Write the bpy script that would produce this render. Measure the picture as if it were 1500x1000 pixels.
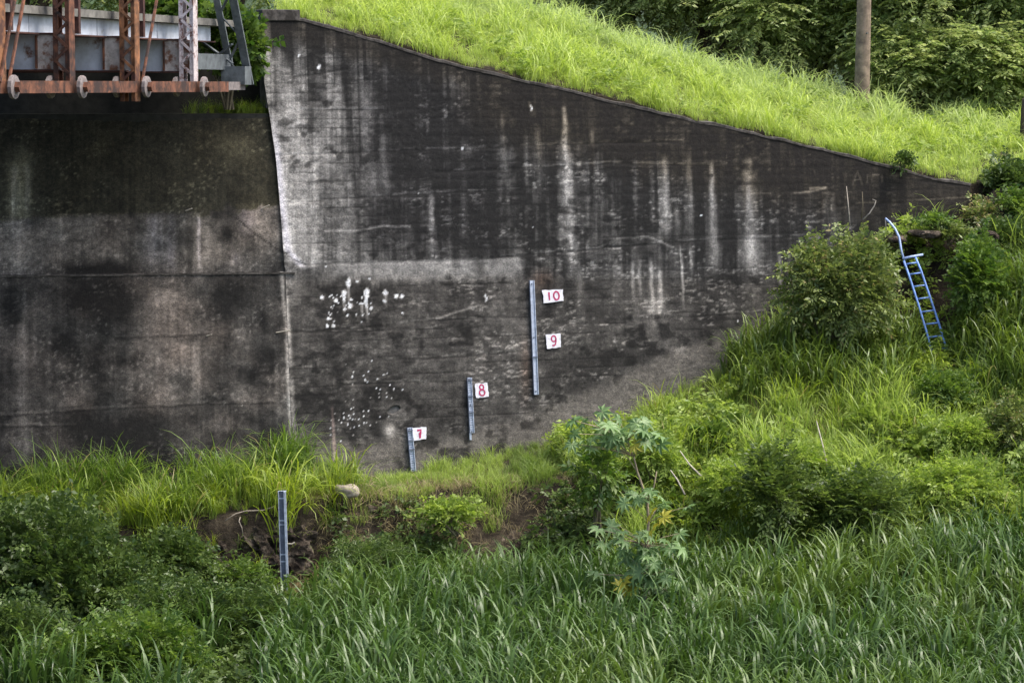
import bpy, math, random
import numpy as np
from mathutils import Vector, Matrix, Euler

for o in list(bpy.data.objects): bpy.data.objects.remove(o)
scene = bpy.context.scene
R = math.radians
random.seed(7)
RNG = np.random.default_rng(11)

# ------------------------------------------------------------------ camera
CAM = np.array([0.0, 0.0, 14.6]); FPX = 4020.0; TILT = math.atan(375.0/FPX)
cd = bpy.data.cameras.new('camera'); cam = bpy.data.objects.new('camera', cd)
scene.collection.objects.link(cam); scene.camera = cam
cd.sensor_width = 36.0; cd.lens = 36.0*FPX/1500.0; cd.clip_end = 2000.0; cd.clip_start = 0.5
cam.location = CAM; cam.rotation_euler = (R(90)-TILT, 0, 0)

# ------------------------------------------------------------------ world, sun, exposure
SUN_EL, SUN_AZ = 62.0, 95.0           # azimuth clockwise from +Y: high light from the right, grazing the wall
w = bpy.data.worlds.new('World'); scene.world = w; w.use_nodes = True
nt = w.node_tree; nt.nodes.clear()
sk = nt.nodes.new('ShaderNodeTexSky'); sk.sky_type = 'NISHITA'; sk.sun_disc = False
sk.sun_elevation = R(SUN_EL); sk.sun_rotation = R(SUN_AZ); sk.dust_density = 4.0; sk.ozone_density = 1.0; sk.air_density = 1.0
bg = nt.nodes.new('ShaderNodeBackground'); bg.inputs[1].default_value = 0.15
wo = nt.nodes.new('ShaderNodeOutputWorld')
nt.links.new(sk.outputs[0], bg.inputs[0]); nt.links.new(bg.outputs[0], wo.inputs[0])
sd = bpy.data.lights.new('sun', 'SUN'); sd.energy = 2.1; sd.angle = R(36); sd.color = (1.0, 0.965, 0.91)
so = bpy.data.objects.new('sun', sd); scene.collection.objects.link(so)
az, el = R(SUN_AZ), R(SUN_EL)
sdir = Vector((math.sin(az)*math.cos(el), math.cos(az)*math.cos(el), math.sin(el)))
so.rotation_euler = (-sdir).to_track_quat('-Z', 'Y').to_euler(); so.location = (0, 0, 60)
scene.view_settings.view_transform = 'Standard'; scene.view_settings.look = 'None'
scene.view_settings.exposure = 1.15; scene.view_settings.gamma = 1.0
scene.cycles.max_bounces = 6; scene.cycles.diffuse_bounces = 3; scene.cycles.glossy_bounces = 2; scene.cycles.transparent_max_bounces = 8
scene.cycles.use_denoising = True

# ------------------------------------------------------------------ helpers: picture <-> place
CT, ST = math.cos(TILT), math.sin(TILT)
def ray(px, py):
    a = (px-750.0)/FPX; b = (500.0-py)/FPX
    return np.array([a, CT + b*ST, -ST + b*CT])
def at(px, py, Y):
    r = ray(px, py); return CAM + r*(Y/r[1])
def project(P):
    d = np.asarray(P, float) - CAM
    x = d[..., 0]; y = d[..., 1]*CT - d[..., 2]*ST; z = d[..., 1]*ST + d[..., 2]*CT
    return 750 + FPX*x/y, 500 - FPX*z/y

# ------------------------------------------------------------------ helpers: noise
_T = np.random.default_rng(3).random((256, 256))
def vn(x, y, seed=0):
    x = np.asarray(x, float) + seed*17.31; y = np.asarray(y, float) + seed*7.77
    xi = np.floor(x).astype(int); yi = np.floor(y).astype(int); fx = x-xi; fy = y-yi
    fx = fx*fx*(3-2*fx); fy = fy*fy*(3-2*fy)
    a = _T[xi & 255, yi & 255]; b = _T[(xi+1) & 255, yi & 255]; c = _T[xi & 255, (yi+1) & 255]; d = _T[(xi+1) & 255, (yi+1) & 255]
    return (a*(1-fx)+b*fx)*(1-fy) + (c*(1-fx)+d*fx)*fy
def fbm(x, y, seed=0, o=4):
    s = 0; a = .5; t = 0
    for i in range(o):
        s = s + a*vn(np.asarray(x)*2**i, np.asarray(y)*2**i, seed+i*3); t += a; a *= .5
    return s/t
def sst(e0, e1, x):
    t = np.clip((x-e0)/(e1-e0), 0, 1); return t*t*(3-2*t)
def gs(d, wd): return np.exp(-(d/wd)**2)

# ------------------------------------------------------------------ helpers: objects
def link(o, parent=None):
    scene.collection.objects.link(o)
    if parent is not None: o.parent = parent
    return o
def tag(o, label=None, cat=None, group=None, kind=None):
    if label: o['label'] = label
    if cat: o['category'] = cat
    if group: o['group'] = group
    if kind: o['kind'] = kind
    return o
def empty(name, loc, label=None, cat=None, group=None, rz=0):
    o = bpy.data.objects.new(name, None); o.location = loc; o.rotation_euler = (0, 0, rz); o.empty_display_size = .2
    link(o); return tag(o, label, cat, group)
def np_mesh(name, V, F, mat=None, attrs=None, smooth=False):
    """V (n,3), F (m,k) with k = 3 or 4"""
    V = np.asarray(V, np.float32); F = np.asarray(F, np.int32)
    me = bpy.data.meshes.new(name); k = F.shape[1]
    me.vertices.add(len(V)); me.vertices.foreach_set('co', V.ravel())
    me.loops.add(F.size); me.loops.foreach_set('vertex_index', F.ravel())
    me.polygons.add(len(F)); me.polygons.foreach_set('loop_start', np.arange(0, F.size, k, dtype=np.int32))
    me.polygons.foreach_set('loop_total', np.full(len(F), k, np.int32))
    if smooth: me.polygons.foreach_set('use_smooth', np.ones(len(F), bool))
    for an, (ty, arr) in (attrs or {}).items():
        at_ = me.attributes.new(an, ty, 'POINT')
        at_.data.foreach_set('color' if ty == 'FLOAT_COLOR' else 'value', np.asarray(arr, np.float32).ravel())
    me.update(calc_edges=True); me.validate()
    if mat: me.materials.append(mat)
    return me
def np_obj(name, V, F, mat, parent=None, attrs=None, smooth=False):
    return link(bpy.data.objects.new(name, np_mesh(name, V, F, mat, attrs, smooth)), parent)

class MB:
    def __init__(s): s.v = []; s.f = []
    def add(s, vs, fs):
        n = len(s.v); s.v += [tuple(map(float, v)) for v in vs]; s.f += [tuple(i+n for i in f) for f in fs]; return s
    def obox(s, c, ax, ay, az_, hx, hy, hz):
        c, ax, ay, az_ = (np.asarray(q, float) for q in (c, ax, ay, az_))
        vs = [c + i*hx*ax + j*hy*ay + k*hz*az_ for i in (-1, 1) for j in (-1, 1) for k in (-1, 1)]
        return s.add(vs, [(0,1,3,2),(4,6,7,5),(0,4,5,1),(2,3,7,6),(0,2,6,4),(1,5,7,3)])
    def box(s, c, hx, hy, hz): return s.obox(c, (1,0,0), (0,1,0), (0,0,1), hx, hy, hz)
    def bar(s, a, b, wd, dp, up=(0,0,1)):
        a = np.asarray(a, float); b = np.asarray(b, float); t = b-a; L = np.linalg.norm(t); t /= L
        u = np.cross(np.asarray(up, float), t)
        if np.linalg.norm(u) < 1e-4: u = np.cross((1, 0, 0), t)
        u /= np.linalg.norm(u); v = np.cross(t, u)
        return s.obox((a+b)/2, t, u, v, L/2, wd/2, dp/2)
    def tube(s, pts, rad, n=6, caps=True):
        pts = [np.asarray(p, float) for p in pts]; m = len(pts)
        if not hasattr(rad, '__len__'): rad = [rad]*m
        vs = []; prev = None
        for i, p in enumerate(pts):
            t = pts[min(i+1, m-1)] - pts[max(i-1, 0)]; t = t/max(np.linalg.norm(t), 1e-9)
            if prev is None:
                ref = np.array([0, 0, 1.]) if abs(t[2]) < .9 else np.array([1., 0, 0])
                u = np.cross(ref, t)
            else: u = prev - t*np.dot(prev, t)
            u /= max(np.linalg.norm(u), 1e-9); prev = u; v = np.cross(t, u)
            for k in range(n):
                a = 2*math.pi*k/n; vs.append(p + rad[i]*(math.cos(a)*u + math.sin(a)*v))
        fs = [(i*n+k, i*n+(k+1) % n, (i+1)*n+(k+1) % n, (i+1)*n+k) for i in range(m-1) for k in range(n)]
        if caps: fs += [tuple(range(n-1, -1, -1)), tuple((m-1)*n+k for k in range(n))]
        return s.add(vs, fs)
    def build(s, name, mat, parent=None, smooth=False, origin=None):
        me = bpy.data.meshes.new(name); v = s.v
        if origin is not None: v = [tuple(np.asarray(q)-np.asarray(origin)) for q in v]
        me.from_pydata(v, [], s.f); me.update()
        if smooth: me.polygons.foreach_set('use_smooth', [True]*len(me.polygons))
        if mat: me.materials.append(mat)
        return link(bpy.data.objects.new(name, me), parent)

# ------------------------------------------------------------------ materials
def new_mat(name):
    m = bpy.data.materials.new(name); m.use_nodes = True; t = m.node_tree; t.nodes.clear()
    out = t.nodes.new('ShaderNodeOutputMaterial'); return m, t, out
def N(t, ty, **kw):
    n = t.nodes.new(ty)
    for k, v in kw.items():
        if hasattr(n, k): setattr(n, k, v)
    return n
def noise(t, vec, scale, detail=4, rough=.6):
    n = N(t, 'ShaderNodeTexNoise'); n.inputs['Scale'].default_value = scale; n.inputs['Detail'].default_value = detail
    n.inputs['Roughness'].default_value = rough
    if vec is not None: t.links.new(vec, n.inputs['Vector'])
    return n
def ramp(t, fac, stops):
    r = N(t, 'ShaderNodeValToRGB'); e = r.color_ramp.elements
    while len(e) < len(stops): e.new(.5)
    for i, (p, c) in enumerate(stops):
        e[i].position = p; e[i].color = (*c, 1) if len(c) == 3 else c
    t.links.new(fac, r.inputs[0]); return r
def mixc(t, fac, a, b, mode='MIX'):
    n = N(t, 'ShaderNodeMix', data_type='RGBA', blend_type=mode)
    for s, v in ((n.inputs[0], fac), (n.inputs[6], a), (n.inputs[7], b)):
        if isinstance(v, (int, float)): s.default_value = v
        elif isinstance(v, tuple): s.default_value = (*v, 1)
        else: t.links.new(v, s)
    return n.outputs[2]
def bump(t, height, strength, dist, bsdf):
    b = N(t, 'ShaderNodeBump'); b.inputs['Strength'].default_value = strength; b.inputs['Distance'].default_value = dist
    t.links.new(height, b.inputs['Height']); t.links.new(b.outputs[0], bsdf.inputs['Normal'])

def concrete_attr(name):
    m, t, out = new_mat(name)
    p = N(t, 'ShaderNodeBsdfPrincipled'); p.inputs['Roughness'].default_value = .88; p.inputs['Specular IOR Level'].default_value = .25
    a = N(t, 'ShaderNodeAttribute', attribute_name='col'); g = N(t, 'ShaderNodeNewGeometry')
    mp = N(t, 'ShaderNodeMapping'); mp.inputs['Scale'].default_value = (1, 1, 1.25); t.links.new(g.outputs['Position'], mp.inputs[0])
    n1 = noise(t, mp.outputs[0], 9, 9, .78); n2 = noise(t, mp.outputs[0], 34, 4, .8)
    r1 = ramp(t, n1.outputs[0], [(.30, (.50, .50, .50)), (.50, (.97, .97, .97)), (.70, (1.6, 1.57, 1.52))])
    r2 = ramp(t, n2.outputs[0], [(.34, (.5, .5, .5)), (.52, (1, 1, 1)), (.68, (1.7, 1.7, 1.66))])
    c = mixc(t, 1.0, a.outputs['Color'], r1.outputs[0], 'MULTIPLY'); c = mixc(t, 1.0, c, r2.outputs[0], 'MULTIPLY')
    t.links.new(c, p.inputs['Base Color']); bump(t, n1.outputs[0], .5, .03, p)
    t.links.new(p.outputs[0], out.inputs[0]); return m
def plain(name, col, rough=.7, metal=0.0, var=.25, scale=8, bumpd=.004, dirt=None):
    m, t, out = new_mat(name); p = N(t, 'ShaderNodeBsdfPrincipled')
    p.inputs['Roughness'].default_value = rough; p.inputs['Metallic'].default_value = metal
    g = N(t, 'ShaderNodeNewGeometry'); n = noise(t, g.outputs['Position'], scale, 5, .65)
    lo = tuple(c*(1-var*1.6) for c in col); hi = tuple(min(1, c*(1+var)) for c in col)
    r = ramp(t, n.outputs[0], [(.3, lo), (.7, hi)]); c = r.outputs[0]
    if dirt:
        n2 = noise(t, g.outputs['Position'], scale*.45, 6, .7); r2 = ramp(t, n2.outputs[0], [(dirt[1], (0, 0, 0)), (dirt[1]+.1, (1, 1, 1))])
        c = mixc(t, r2.outputs[0], c, dirt[0])
    t.links.new(c, p.inputs['Base Color']); bump(t, n.outputs[0], .5, bumpd, p)
    t.links.new(p.outputs[0], out.inputs[0]); return m
def leaf_mat(name, dark, light, trans=.35, rough=.45, tone=None, spec=.4):
    """colour runs dark->light with each leaf's own tint; tone = (colour, weight): patches of another growth, by instance"""
    m, t, out = new_mat(name); p = N(t, 'ShaderNodeBsdfPrincipled')
    p.inputs['Roughness'].default_value = rough; p.inputs['Specular IOR Level'].default_value = spec
    a = N(t, 'ShaderNodeAttribute', attribute_name='tint')
    c = mixc(t, a.outputs['Fac'], dark, light)
    if tone:
        b = N(t, 'ShaderNodeAttribute', attribute_name='tone', attribute_type='INSTANCER')
        c = mixc(t, b.outputs['Fac'], c, tone)
    d = N(t, 'ShaderNodeAttribute', attribute_name='dry')
    c = mixc(t, d.outputs['Fac'], c, (.34, .27, .12))
    t.links.new(c, p.inputs['Base Color'])
    tr = N(t, 'ShaderNodeBsdfTranslucent'); hs = N(t, 'ShaderNodeHueSaturation'); hs.inputs['Value'].default_value = 1.25; hs.inputs['Saturation'].default_value = 1.1
    t.links.new(c, hs.inputs['Color']); t.links.new(hs.outputs[0], tr.inputs[0])
    mx = N(t, 'ShaderNodeMixShader'); mx.inputs[0].default_value = trans
    t.links.new(p.outputs[0], mx.inputs[1]); t.links.new(tr.outputs[0], mx.inputs[2]); t.links.new(mx.outputs[0], out.inputs[0])
    return m
def soil_mat(name, a, b, c):
    m, t, out = new_mat(name); p = N(t, 'ShaderNodeBsdfPrincipled'); p.inputs['Roughness'].default_value = .95; p.inputs['Specular IOR Level'].default_value = .15
    g = N(t, 'ShaderNodeNewGeometry'); n = noise(t, g.outputs['Position'], 3.6, 9, .72); n2 = noise(t, g.outputs['Position'], 14, 6, .75)
    r = ramp(t, n.outputs[0], [(.36, a), (.50, b), (.64, c)]); r2 = ramp(t, n2.outputs[0], [(.3, (.45, .45, .45)), (.7, (1.3, 1.3, 1.3))])
    cc = mixc(t, 1.0, r.outputs[0], r2.outputs[0], 'MULTIPLY'); t.links.new(cc, p.inputs['Base Color'])
    bump(t, n2.outputs[0], 1.0, .14, p); t.links.new(p.outputs[0], out.inputs[0]); return m

M = dict(
    wall=concrete_attr('stained_concrete'),
    core=plain('concrete_core', (.10, .095, .088), .9, 0, .4, 6, .02),
    coping=plain('coping_concrete', (.085, .074, .064), .92, 0, .5, 9, .03, dirt=((.03, .025, .02), .5)),
    seat=plain('mossy_concrete_deck_shade', (.022, .022, .018), .95, 0, .4, 5, .02),  # moss tone, with the deck's shade on seat and back wall put in
    soil=soil_mat('soil', (.028, .022, .016), (.055, .043, .03), (.11, .088, .06)),
    bank=soil_mat('bank_earth', (.028, .021, .016), (.10, .077, .058), (.33, .265, .20)),
    rock=plain('pale_rock', (.32, .27, .21), .9, 0, .35, 9, .02),
    gauge=plain('galvanised_steel', (.46, .51, .60), .5, .15, .22, 14, .001, dirt=((.24, .24, .25), .60)),
    gauge_d=plain('darker_steel', (.13, .15, .20), .6, .3, .25, 14, .001),  # darker tone for left flanges, free-standing web, bands, bolts and graduations
    white=plain('white_panel_paint', (.70, .68, .72), .65, 0, .12, 18, .001, dirt=((.42, .39, .40), .58)),
    red=plain('crimson_paint', (.40, .012, .09), .6, 0, .15, 20, .0005),
    ladder=plain('blue_ladder_paint', (.19, .34, .74), .5, 0, .25, 9, .0008, dirt=((.20, .19, .22), .58)),
    pale=plain('pale_blue_pipe', (.36, .46, .72), .45, 0, .18, 12, .0008),
    rust=plain('rusted_steel', (.15, .058, .030), .85, 0, .6, 5, .006, dirt=((.035, .018, .014), .49)),
    rusto=plain('orange_rust', (.23, .10, .042), .85, 0, .6, 5, .006, dirt=((.07, .028, .018), .50)),
    rust2=plain('dark_rust', (.075, .028, .02), .85, 0, .4, 6, .004),
    flake=plain('flaking_white_paint', (.55, .48, .47), .7, 0, .2, 16, .004, dirt=((.16, .07, .05), .52)),
    flake2=plain('flaking_beam_paint', (.55, .50, .45), .75, 0, .3, 6, .004, dirt=((.20, .09, .05), .50)),
    pin=plain('pin_nut_paint', (.21, .18, .17), .7, 0, .3, 14, .003, dirt=((.20, .10, .07), .6)),
    beam=plain('blue_white_paint_rusting', (.66, .70, .77), .6, 0, .15, 3.5, .003, dirt=((.18, .085, .05), .58)),
    fascia=plain('fascia_white', (.56, .60, .66), .6, 0, .16, 4, .003, dirt=((.30, .26, .22), .6)),
    deck=plain('deck_concrete', (.17, .16, .14), .9, 0, .35, 5, .01),
    steel=plain('grey_steel', (.13, .145, .15), .6, .1, .3, 7, .003),
    bark=plain('bark', (.075, .055, .04), .95, 0, .45, 9, .03),
    stem=plain('shrub_stem', (.12, .10, .06), .9, 0, .35, 12, .01),
    pole=plain('pole_timber', (.24, .18, .13), .9, 0, .35, 5, .015),
    twig=plain('pale_dry_wood', (.42, .37, .30), .9, 0, .3, 14, .005),
    root=plain('bleached_root', (.26, .22, .17), .9, 0, .35, 14, .004),
    hill=plain('wooded_hill', (.03, .055, .018), .95, 0, .5, 1.2, .3),
    water=plain('river_water', (.03, .035, .025), .12, 0, .2, 2, .01),
    reed=leaf_mat('reed_leaf', (.016, .046, .008), (.120, .205, .048), .30, .36, (.17, .23, .04), .42),
    grass=leaf_mat('bright_grass', (.20, .29, .045), (.48, .58, .16), .45, .5, (.12, .19, .04)),
    slope=leaf_mat('slope_grass', (.26, .36, .055), (.60, .69, .19), .45, .5, (.37, .46, .17)),
    guinea=leaf_mat('guinea_grass', (.06, .12, .018), (.22, .32, .055), .4, .42, (.30, .38, .05)),
    straw=leaf_mat('straw', (.25, .20, .10), (.46, .39, .23), .3, .7, (.3, .25, .12)),
    l_tree=leaf_mat('tree_leaf', (.15, .22, .06), (.58, .63, .25), .45, .42),
    l_wood=leaf_mat('wood_leaf', (.07, .12, .03), (.28, .35, .10), .3, .5),
    l_dark=leaf_mat('dark_shrub_leaf', (.034, .066, .014), (.14, .20, .048), .3, .42),
    l_feather=leaf_mat('feathery_leaf', (.038, .070, .015), (.20, .27, .06), .35, .42),
    l_mid=leaf_mat('mid_shrub_leaf', (.05, .105, .018), (.19, .27, .05), .38, .42),
    l_olive=leaf_mat('olive_shrub_leaf', (.075, .115, .028), (.30, .35, .10), .35, .42),
    l_yel=leaf_mat('yellowgreen_leaf', (.155, .24, .035), (.40, .49, .115), .45, .45),
    l_castor=leaf_mat('castor_leaf', (.09, .17, .05), (.22, .33, .125), .35, .42),
    l_castor_y=leaf_mat('castor_leaf_yellow', (.38, .36, .05), (.5, .45, .06), .35, .45),
)

# ------------------------------------------------------------------ the wall planes
TW, TA, BAT = R(20), R(10), .15
C0 = at(424, 560, 58.4)                                      # a point of the corner line
tm = (TW+TA)/2; hb = BAT/math.cos((TW-TA)/2)
CV = np.array([-math.sin(tm)*hb, math.cos(tm)*hb, 1.0])     # corner line, per metre of height
DW = np.array([math.cos(TW), math.sin(TW), 0]); DA = np.array([math.cos(TA), math.sin(TA), 0])
def nrm(D):
    n = np.cross(D, CV); n /= np.linalg.norm(n); return n if n[1] < 0 else -n
NW, NA = nrm(DW), nrm(DA)
UPW = np.cross(DW, NW); UPW = UPW if UPW[2] > 0 else -UPW
def wp(D, s, z, off=0.0, n=None):
    s = np.asarray(s, float)[..., None]; z = np.asarray(z, float)[..., None]
    P = C0 + s*D + (z-C0[2])*CV
    return P if n is None else P + np.asarray(off, float)[..., None]*n
def hit(px, py, D=DW, shift=None):
    r = ray(px, py); o = C0 if shift is None else C0+shift
    A = np.stack([D, CV, -r], 1); sol = np.linalg.solve(A, CAM-o); return sol[0], sol[1]+C0[2]
def hitp(px, py, off=0.0):
    s, z = hit(px, py); return wp(DW, s, z) + off*NW

TOP_PX = [(384, 28), (440, 28), (480, 40), (560, 62), (640, 88), (700, 103), (770, 119), (830, 131), (900, 150), (1000, 173), (1100, 194), (1200, 217), (1300, 244), (1380, 263), (1421, 270)]
TOP = np.array([hit(*p) for p in TOP_PX])
S_END = TOP[-1, 0]
BASE_PX = [(380, 700), (560, 690), (640, 668), (690, 648), (780, 636), (870, 592), (1000, 540), (1100, 500), (1180, 450), (1240, 405), (1290, 352), (1330, 345), (1380, 335), (1421, 318)]
BASE = np.array([hit(*p) for p in BASE_PX])
def wall_y(X):                                              # depth of the wall foot at X
    X = np.asarray(X, float); h = np.interp(X, [-14, -5, 10], [6, 6.5, 11])
    c = C0 + 0*CV
    cz = (h-C0[2])
    yw = c[1]+CV[1]*cz + (X-c[0]-CV[0]*cz)*math.tan(TW); ya = c[1]+CV[1]*cz + (X-c[0]-CV[0]*cz)*math.tan(TA)
    return np.where(X > c[0], yw, ya)

# ------------------------------------------------------------------ stain maps (what the concrete itself looks like)
def lineset(x, y, pts, wd):
    xs, ys = zip(*pts); yy = np.interp(x, xs, ys); m = (x >= xs[0]-2) & (x <= xs[-1]+2)
    j = (fbm(x/14, x*0+3.3, 5, 3)-.5)*3.0
    return gs(y-yy-j, wd)*m
def vstreak(x, y, x0, y0, y1, w0, w1, lean=.045):
    t = np.clip((y-y0)/(y1-y0), 0, 1); xc = x0 + (y-y0)*lean; wd = w0+(w1-w0)*t
    e = sst(y0-6, y0+10, y)*(1-sst(y1-35, y1+12, y))
    return gs(x-xc+(fbm(y/18, y*0+x0, 9, 2)-.5)*4, wd)*e*(.45+.9*fbm(x/5, y/26, int(x0), 3))
def segs(x, y, pts, wd):
    out = np.zeros_like(x)
    for (x0, y0), (x1, y1) in zip(pts[:-1], pts[1:]):
        dx, dy = x1-x0, y1-y0; t = np.clip(((x-x0)*dx+(y-y0)*dy)/(dx*dx+dy*dy+1e-9), 0, 1)
        out = np.maximum(out, gs(np.hypot(x-x0-t*dx, y-y0-t*dy), wd))
    return out
def wing_stains(x, y, z):
    dt = y-np.interp(x, *zip(*TOP_PX))
    nA = fbm(x/70, y/70, 1); nS = fbm(x/8, y/170, 2, 4); nS2 = fbm(x/26, y/240, 4, 3); nM = fbm(x/13, y/9, 6, 4); nF = fbm(x/6.5, y/2.6, 8, 4); nV = fbm(x/3.2, y/95, 10, 3)
    bd = z/.19; bi = np.floor(bd+.25*(fbm(x/200, z*0, 12)-.5)); btone = _T[(bi.astype(int)*7) & 255, 5]
    # general tone of each zone
    L = .085 + .09*(nA-.5) + .11*(nS-.5)
    left = (1-sst(450, 575, x+60*(nA-.5)))*(1-sst(380, 400, y))
    L = L*(1-left) + left*(.178 + .20*(nS2-.45) + .12*(nS-.5) + .09*(nM-.5) - .06*(1-sst(25, 75, dt)))
    dk = sst(500, 570, x+70*(nS2-.5))*(1-sst(700, 760, x))*(1-sst(330, 395, y+60*(nA-.5)))*sst(20, 60, dt)
    L = L*(1-dk) + dk*(.034 + .07*np.clip(nM-.45, 0, 1) + .05*(nS-.5))
    mid = sst(690, 760, x)*(1-sst(350, 400, y+40*(nA-.5))); L = L*(1-mid) + mid*(.056+.16*(nS-.47)+.06*(nM-.5)+.05*(nA-.5))
    low = sst(395, 420, y); L = L*(1-low)+low*(.082+.08*(nA-.5)+.085*(nM-.5)+.06*(nS2-.5))
    dkl = low*gs(y-535-(x-860)*-.2, 26)*sst(770, 830, x)*(1-sst(930, 1000, x)); L *= 1-.5*dkl*nM*1.6
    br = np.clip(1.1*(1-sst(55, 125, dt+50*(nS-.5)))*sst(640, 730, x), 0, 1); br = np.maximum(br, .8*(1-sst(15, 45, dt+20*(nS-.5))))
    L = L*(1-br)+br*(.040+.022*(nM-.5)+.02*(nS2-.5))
    R_ = 1.05+.13*br+.04*low; G_ = 1.0+0*L; B_ = .94-.18*br-.04*low
    bl = dk*.5; B_ = B_+.06*bl
    # lime flecks where the skin has come off, boards, joints
    fl = sst(.56, .72, nF)*sst(.44, .62, fbm(x/34, y/26, 14))*(1-.75*br); L = L + .10*fl*(.35+.65*sst(560, 700, x)*1.0); vs_ = 1-.65*low; L = L*(1+vs_*(1.0*nV-.5))*(.70+.60*nF); ln = 40+330*vn(x/23, y*0+2, 27)**1.6; drip = sst(.50, .60, fbm((x-.045*y)/11, y/500, 28, 3))*(1-sst(.55, 1.0, dt/ln)); L = L*(1-.62*drip)
    L = L*(.92+.16*btone)
    jm = np.abs(bd-np.round(bd)); L = L*(1-.5*gs(jm, .07)*sst(.47, .58, fbm(x/45, bi*3.3, 16)))
    J = [[(405, 228), (560, 221), (680, 219), (790, 213), (1000, 207)], [(412, 297), (548, 288), (680, 281), (760, 278)],
         [(430, 387), (680, 382), (793, 371), (1000, 354), (1185, 346)], [(403, 487), (513, 482), (627, 470), (740, 462)], [(560, 527), (627, 525), (757, 515), (820, 507)],
         [(896, 470), (962, 466), (1006, 464), (1118, 457)], [(1180, 306), (1300, 298), (1421, 292)], [(1290, 258), (1421, 273)], [(430, 113), (520, 100)],
         [(440, 162), (560, 160)], [(500, 562), (592, 559), (690, 562)], [(640, 252), (900, 240), (1040, 243)]]
    jd = 0*x
    for i, q in enumerate(J):
        a = lineset(x, y, q, 1.7); jd = np.maximum(jd, a); L = L*(1-.55*a*sst(.35, .6, fbm(x/30, y*0+i*3, 21))*(.4+nF)); b = lineset(x, y+2.6, q, 1.5); L = L + .09*b*sst(.4, .6, fbm(x/22, y*0+i, 20))
    for q in ([(476, 338), (520, 338), (562, 330), (600, 332)], [(1160, 283), (1197, 279), (1210, 275)], [(1188, 276), (1208, 275)], [(700, 447), (713, 449), (640, 466)][::-1], [(905, 349), (950, 346), (985, 362)]):
        L = L + .13*lineset(x, y, sorted(q), 1.5)
    # light band of later concrete
    bb = np.interp(x, [455, 500, 560, 640, 765], [412, 408, 416, 412, 404])
    band = sst(452, 500, x)*(1-sst(757, 768, x))*sst(384, 389, y+.03*(x-450))*(1-sst(-10, 6, y-bb+30*(nS-.5)))
    L = L*(1-band)+band*(.20+.14*(nS-.5)+.10*(nM-.5))
    L = L + .10*gs(x-435, 16)*gs(y-420, 32)*(nS*1.5)
    # run-off streaks, light and dark
    for a in [(826, 150, 380, 2.5, 12, 1.0), (632, 283, 378, 4, 7, .75), (536, 120, 300, 10, 14, .4), (972, 228, 352, 3, 7, .8), (991, 300, 352, 3, 5, .5), (1041, 236, 400, 3, 8, .8), (1008, 226, 345, 4, 7, .45),
              (1095, 230, 400, 6, 13, .7), (1098, 345, 402, 14, 16, .8), (777, 150, 170, 2.5, 3, 1.1), (735, 165, 270, 2, 8, .35), (788, 180, 300, 4, 8, .35), (926, 380, 440, 2, 3, .8), (937, 382, 440, 2, 2.4, .8), (953, 380, 468, 2.4, 3, .9),
              (966, 394, 466, 3, 5, 1.0), (997, 360, 450, 1.5, 1.8, 1.1), (1011, 358, 400, 1.6, 2, .8), (990, 362, 380, 8, 8, .5), (958, 436, 466, 12, 16, .8), (1142, 372, 440, 2, 3, .7), (848, 400, 480, 4, 7, .4), (1070, 440, 470, 6, 9, .4),
              (868, 190, 225, 2, 3, .7), (430, 130, 390, 14, 22, .6), (470, 110, 250, 12, 16, .35), (560, 170, 290, 4, 6, .4)]:
        L = L + .19*a[5]*vstreak(x, y, *a[:5])
    for a in [(640, 300, 388, 5, 6, .9), (716, 180, 392, 9, 12, .9), (916, 200, 372, 6, 13, .8), (1066, 240, 440, 10, 14, .8), (895, 150, 330, 7, 9, .5), (760, 200, 370, 7, 9, .5), (590, 60, 260, 14, 18, .45), (505, 90, 160, 9, 12, .6), (1150, 230, 400, 8, 10, .4), (944, 240, 350, 5, 7, .6), (1020, 240, 350, 4, 7, .6), (700, 340, 470, 8, 10, .4)]:
        L = L*(1-.85*a[5]*vstreak(x, y, *a[:5]))
    # soil-splashed foot
    ft = np.interp(x, [640, 780, 860, 960, 1060, 1180], [640, 606, 570, 530, 486, 452]); f = sst(-12, 14, y-ft+26*(nA-.5)); L = L*(1-.85*f)+.85*f*(.150+.05*(nM-.5)); R_ = R_+.03*f; B_ = B_-.03*f
    # the light run along the corner
    cx = np.interp(y, [120, 170, 230, 310, 365, 392, 420], [388, 396, 404, 411, 418, 440, 450]); e = gs(x-cx-3, 6)*sst(150, 240, y)*(1-sst(385, 396, y)); L = L+.34*e*(.5+nS); B_ = B_+.12*e
    sx = np.interp(y, [400, 480, 560, 680], [413, 421, 424, 431]); e = gs(x-sx-2, 3.2)*sst(396, 410, y); L = L+.24*e*(.3+nS)
    L = L+.10*gs(x-487-(y-600)*.05, 1.8)*sst(590, 600, y); R_ = R_+.25*gs(x-487-(y-600)*.05, 1.8)*sst(590, 600, y)
    # rust blush beside the tall gauge, pale smear under the drain hole
    e = gs(x-795, 16)*gs(y-410, 14)+.7*gs(x-771, 8)*gs(y-540, 42); R_ = R_+.35*e; B_ = B_-.15*e; L = L*(1+.25*e)
    L = L+.30*gs(x-571, 8)*gs(y-631, 9)+.05*gs(x-576, 18)*gs(y-605, 16)+.12*gs(x-532, 3)*gs(y-650, 5)
    # white splashes
    rg = np.random.default_rng(5); W = 0*L
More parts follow.
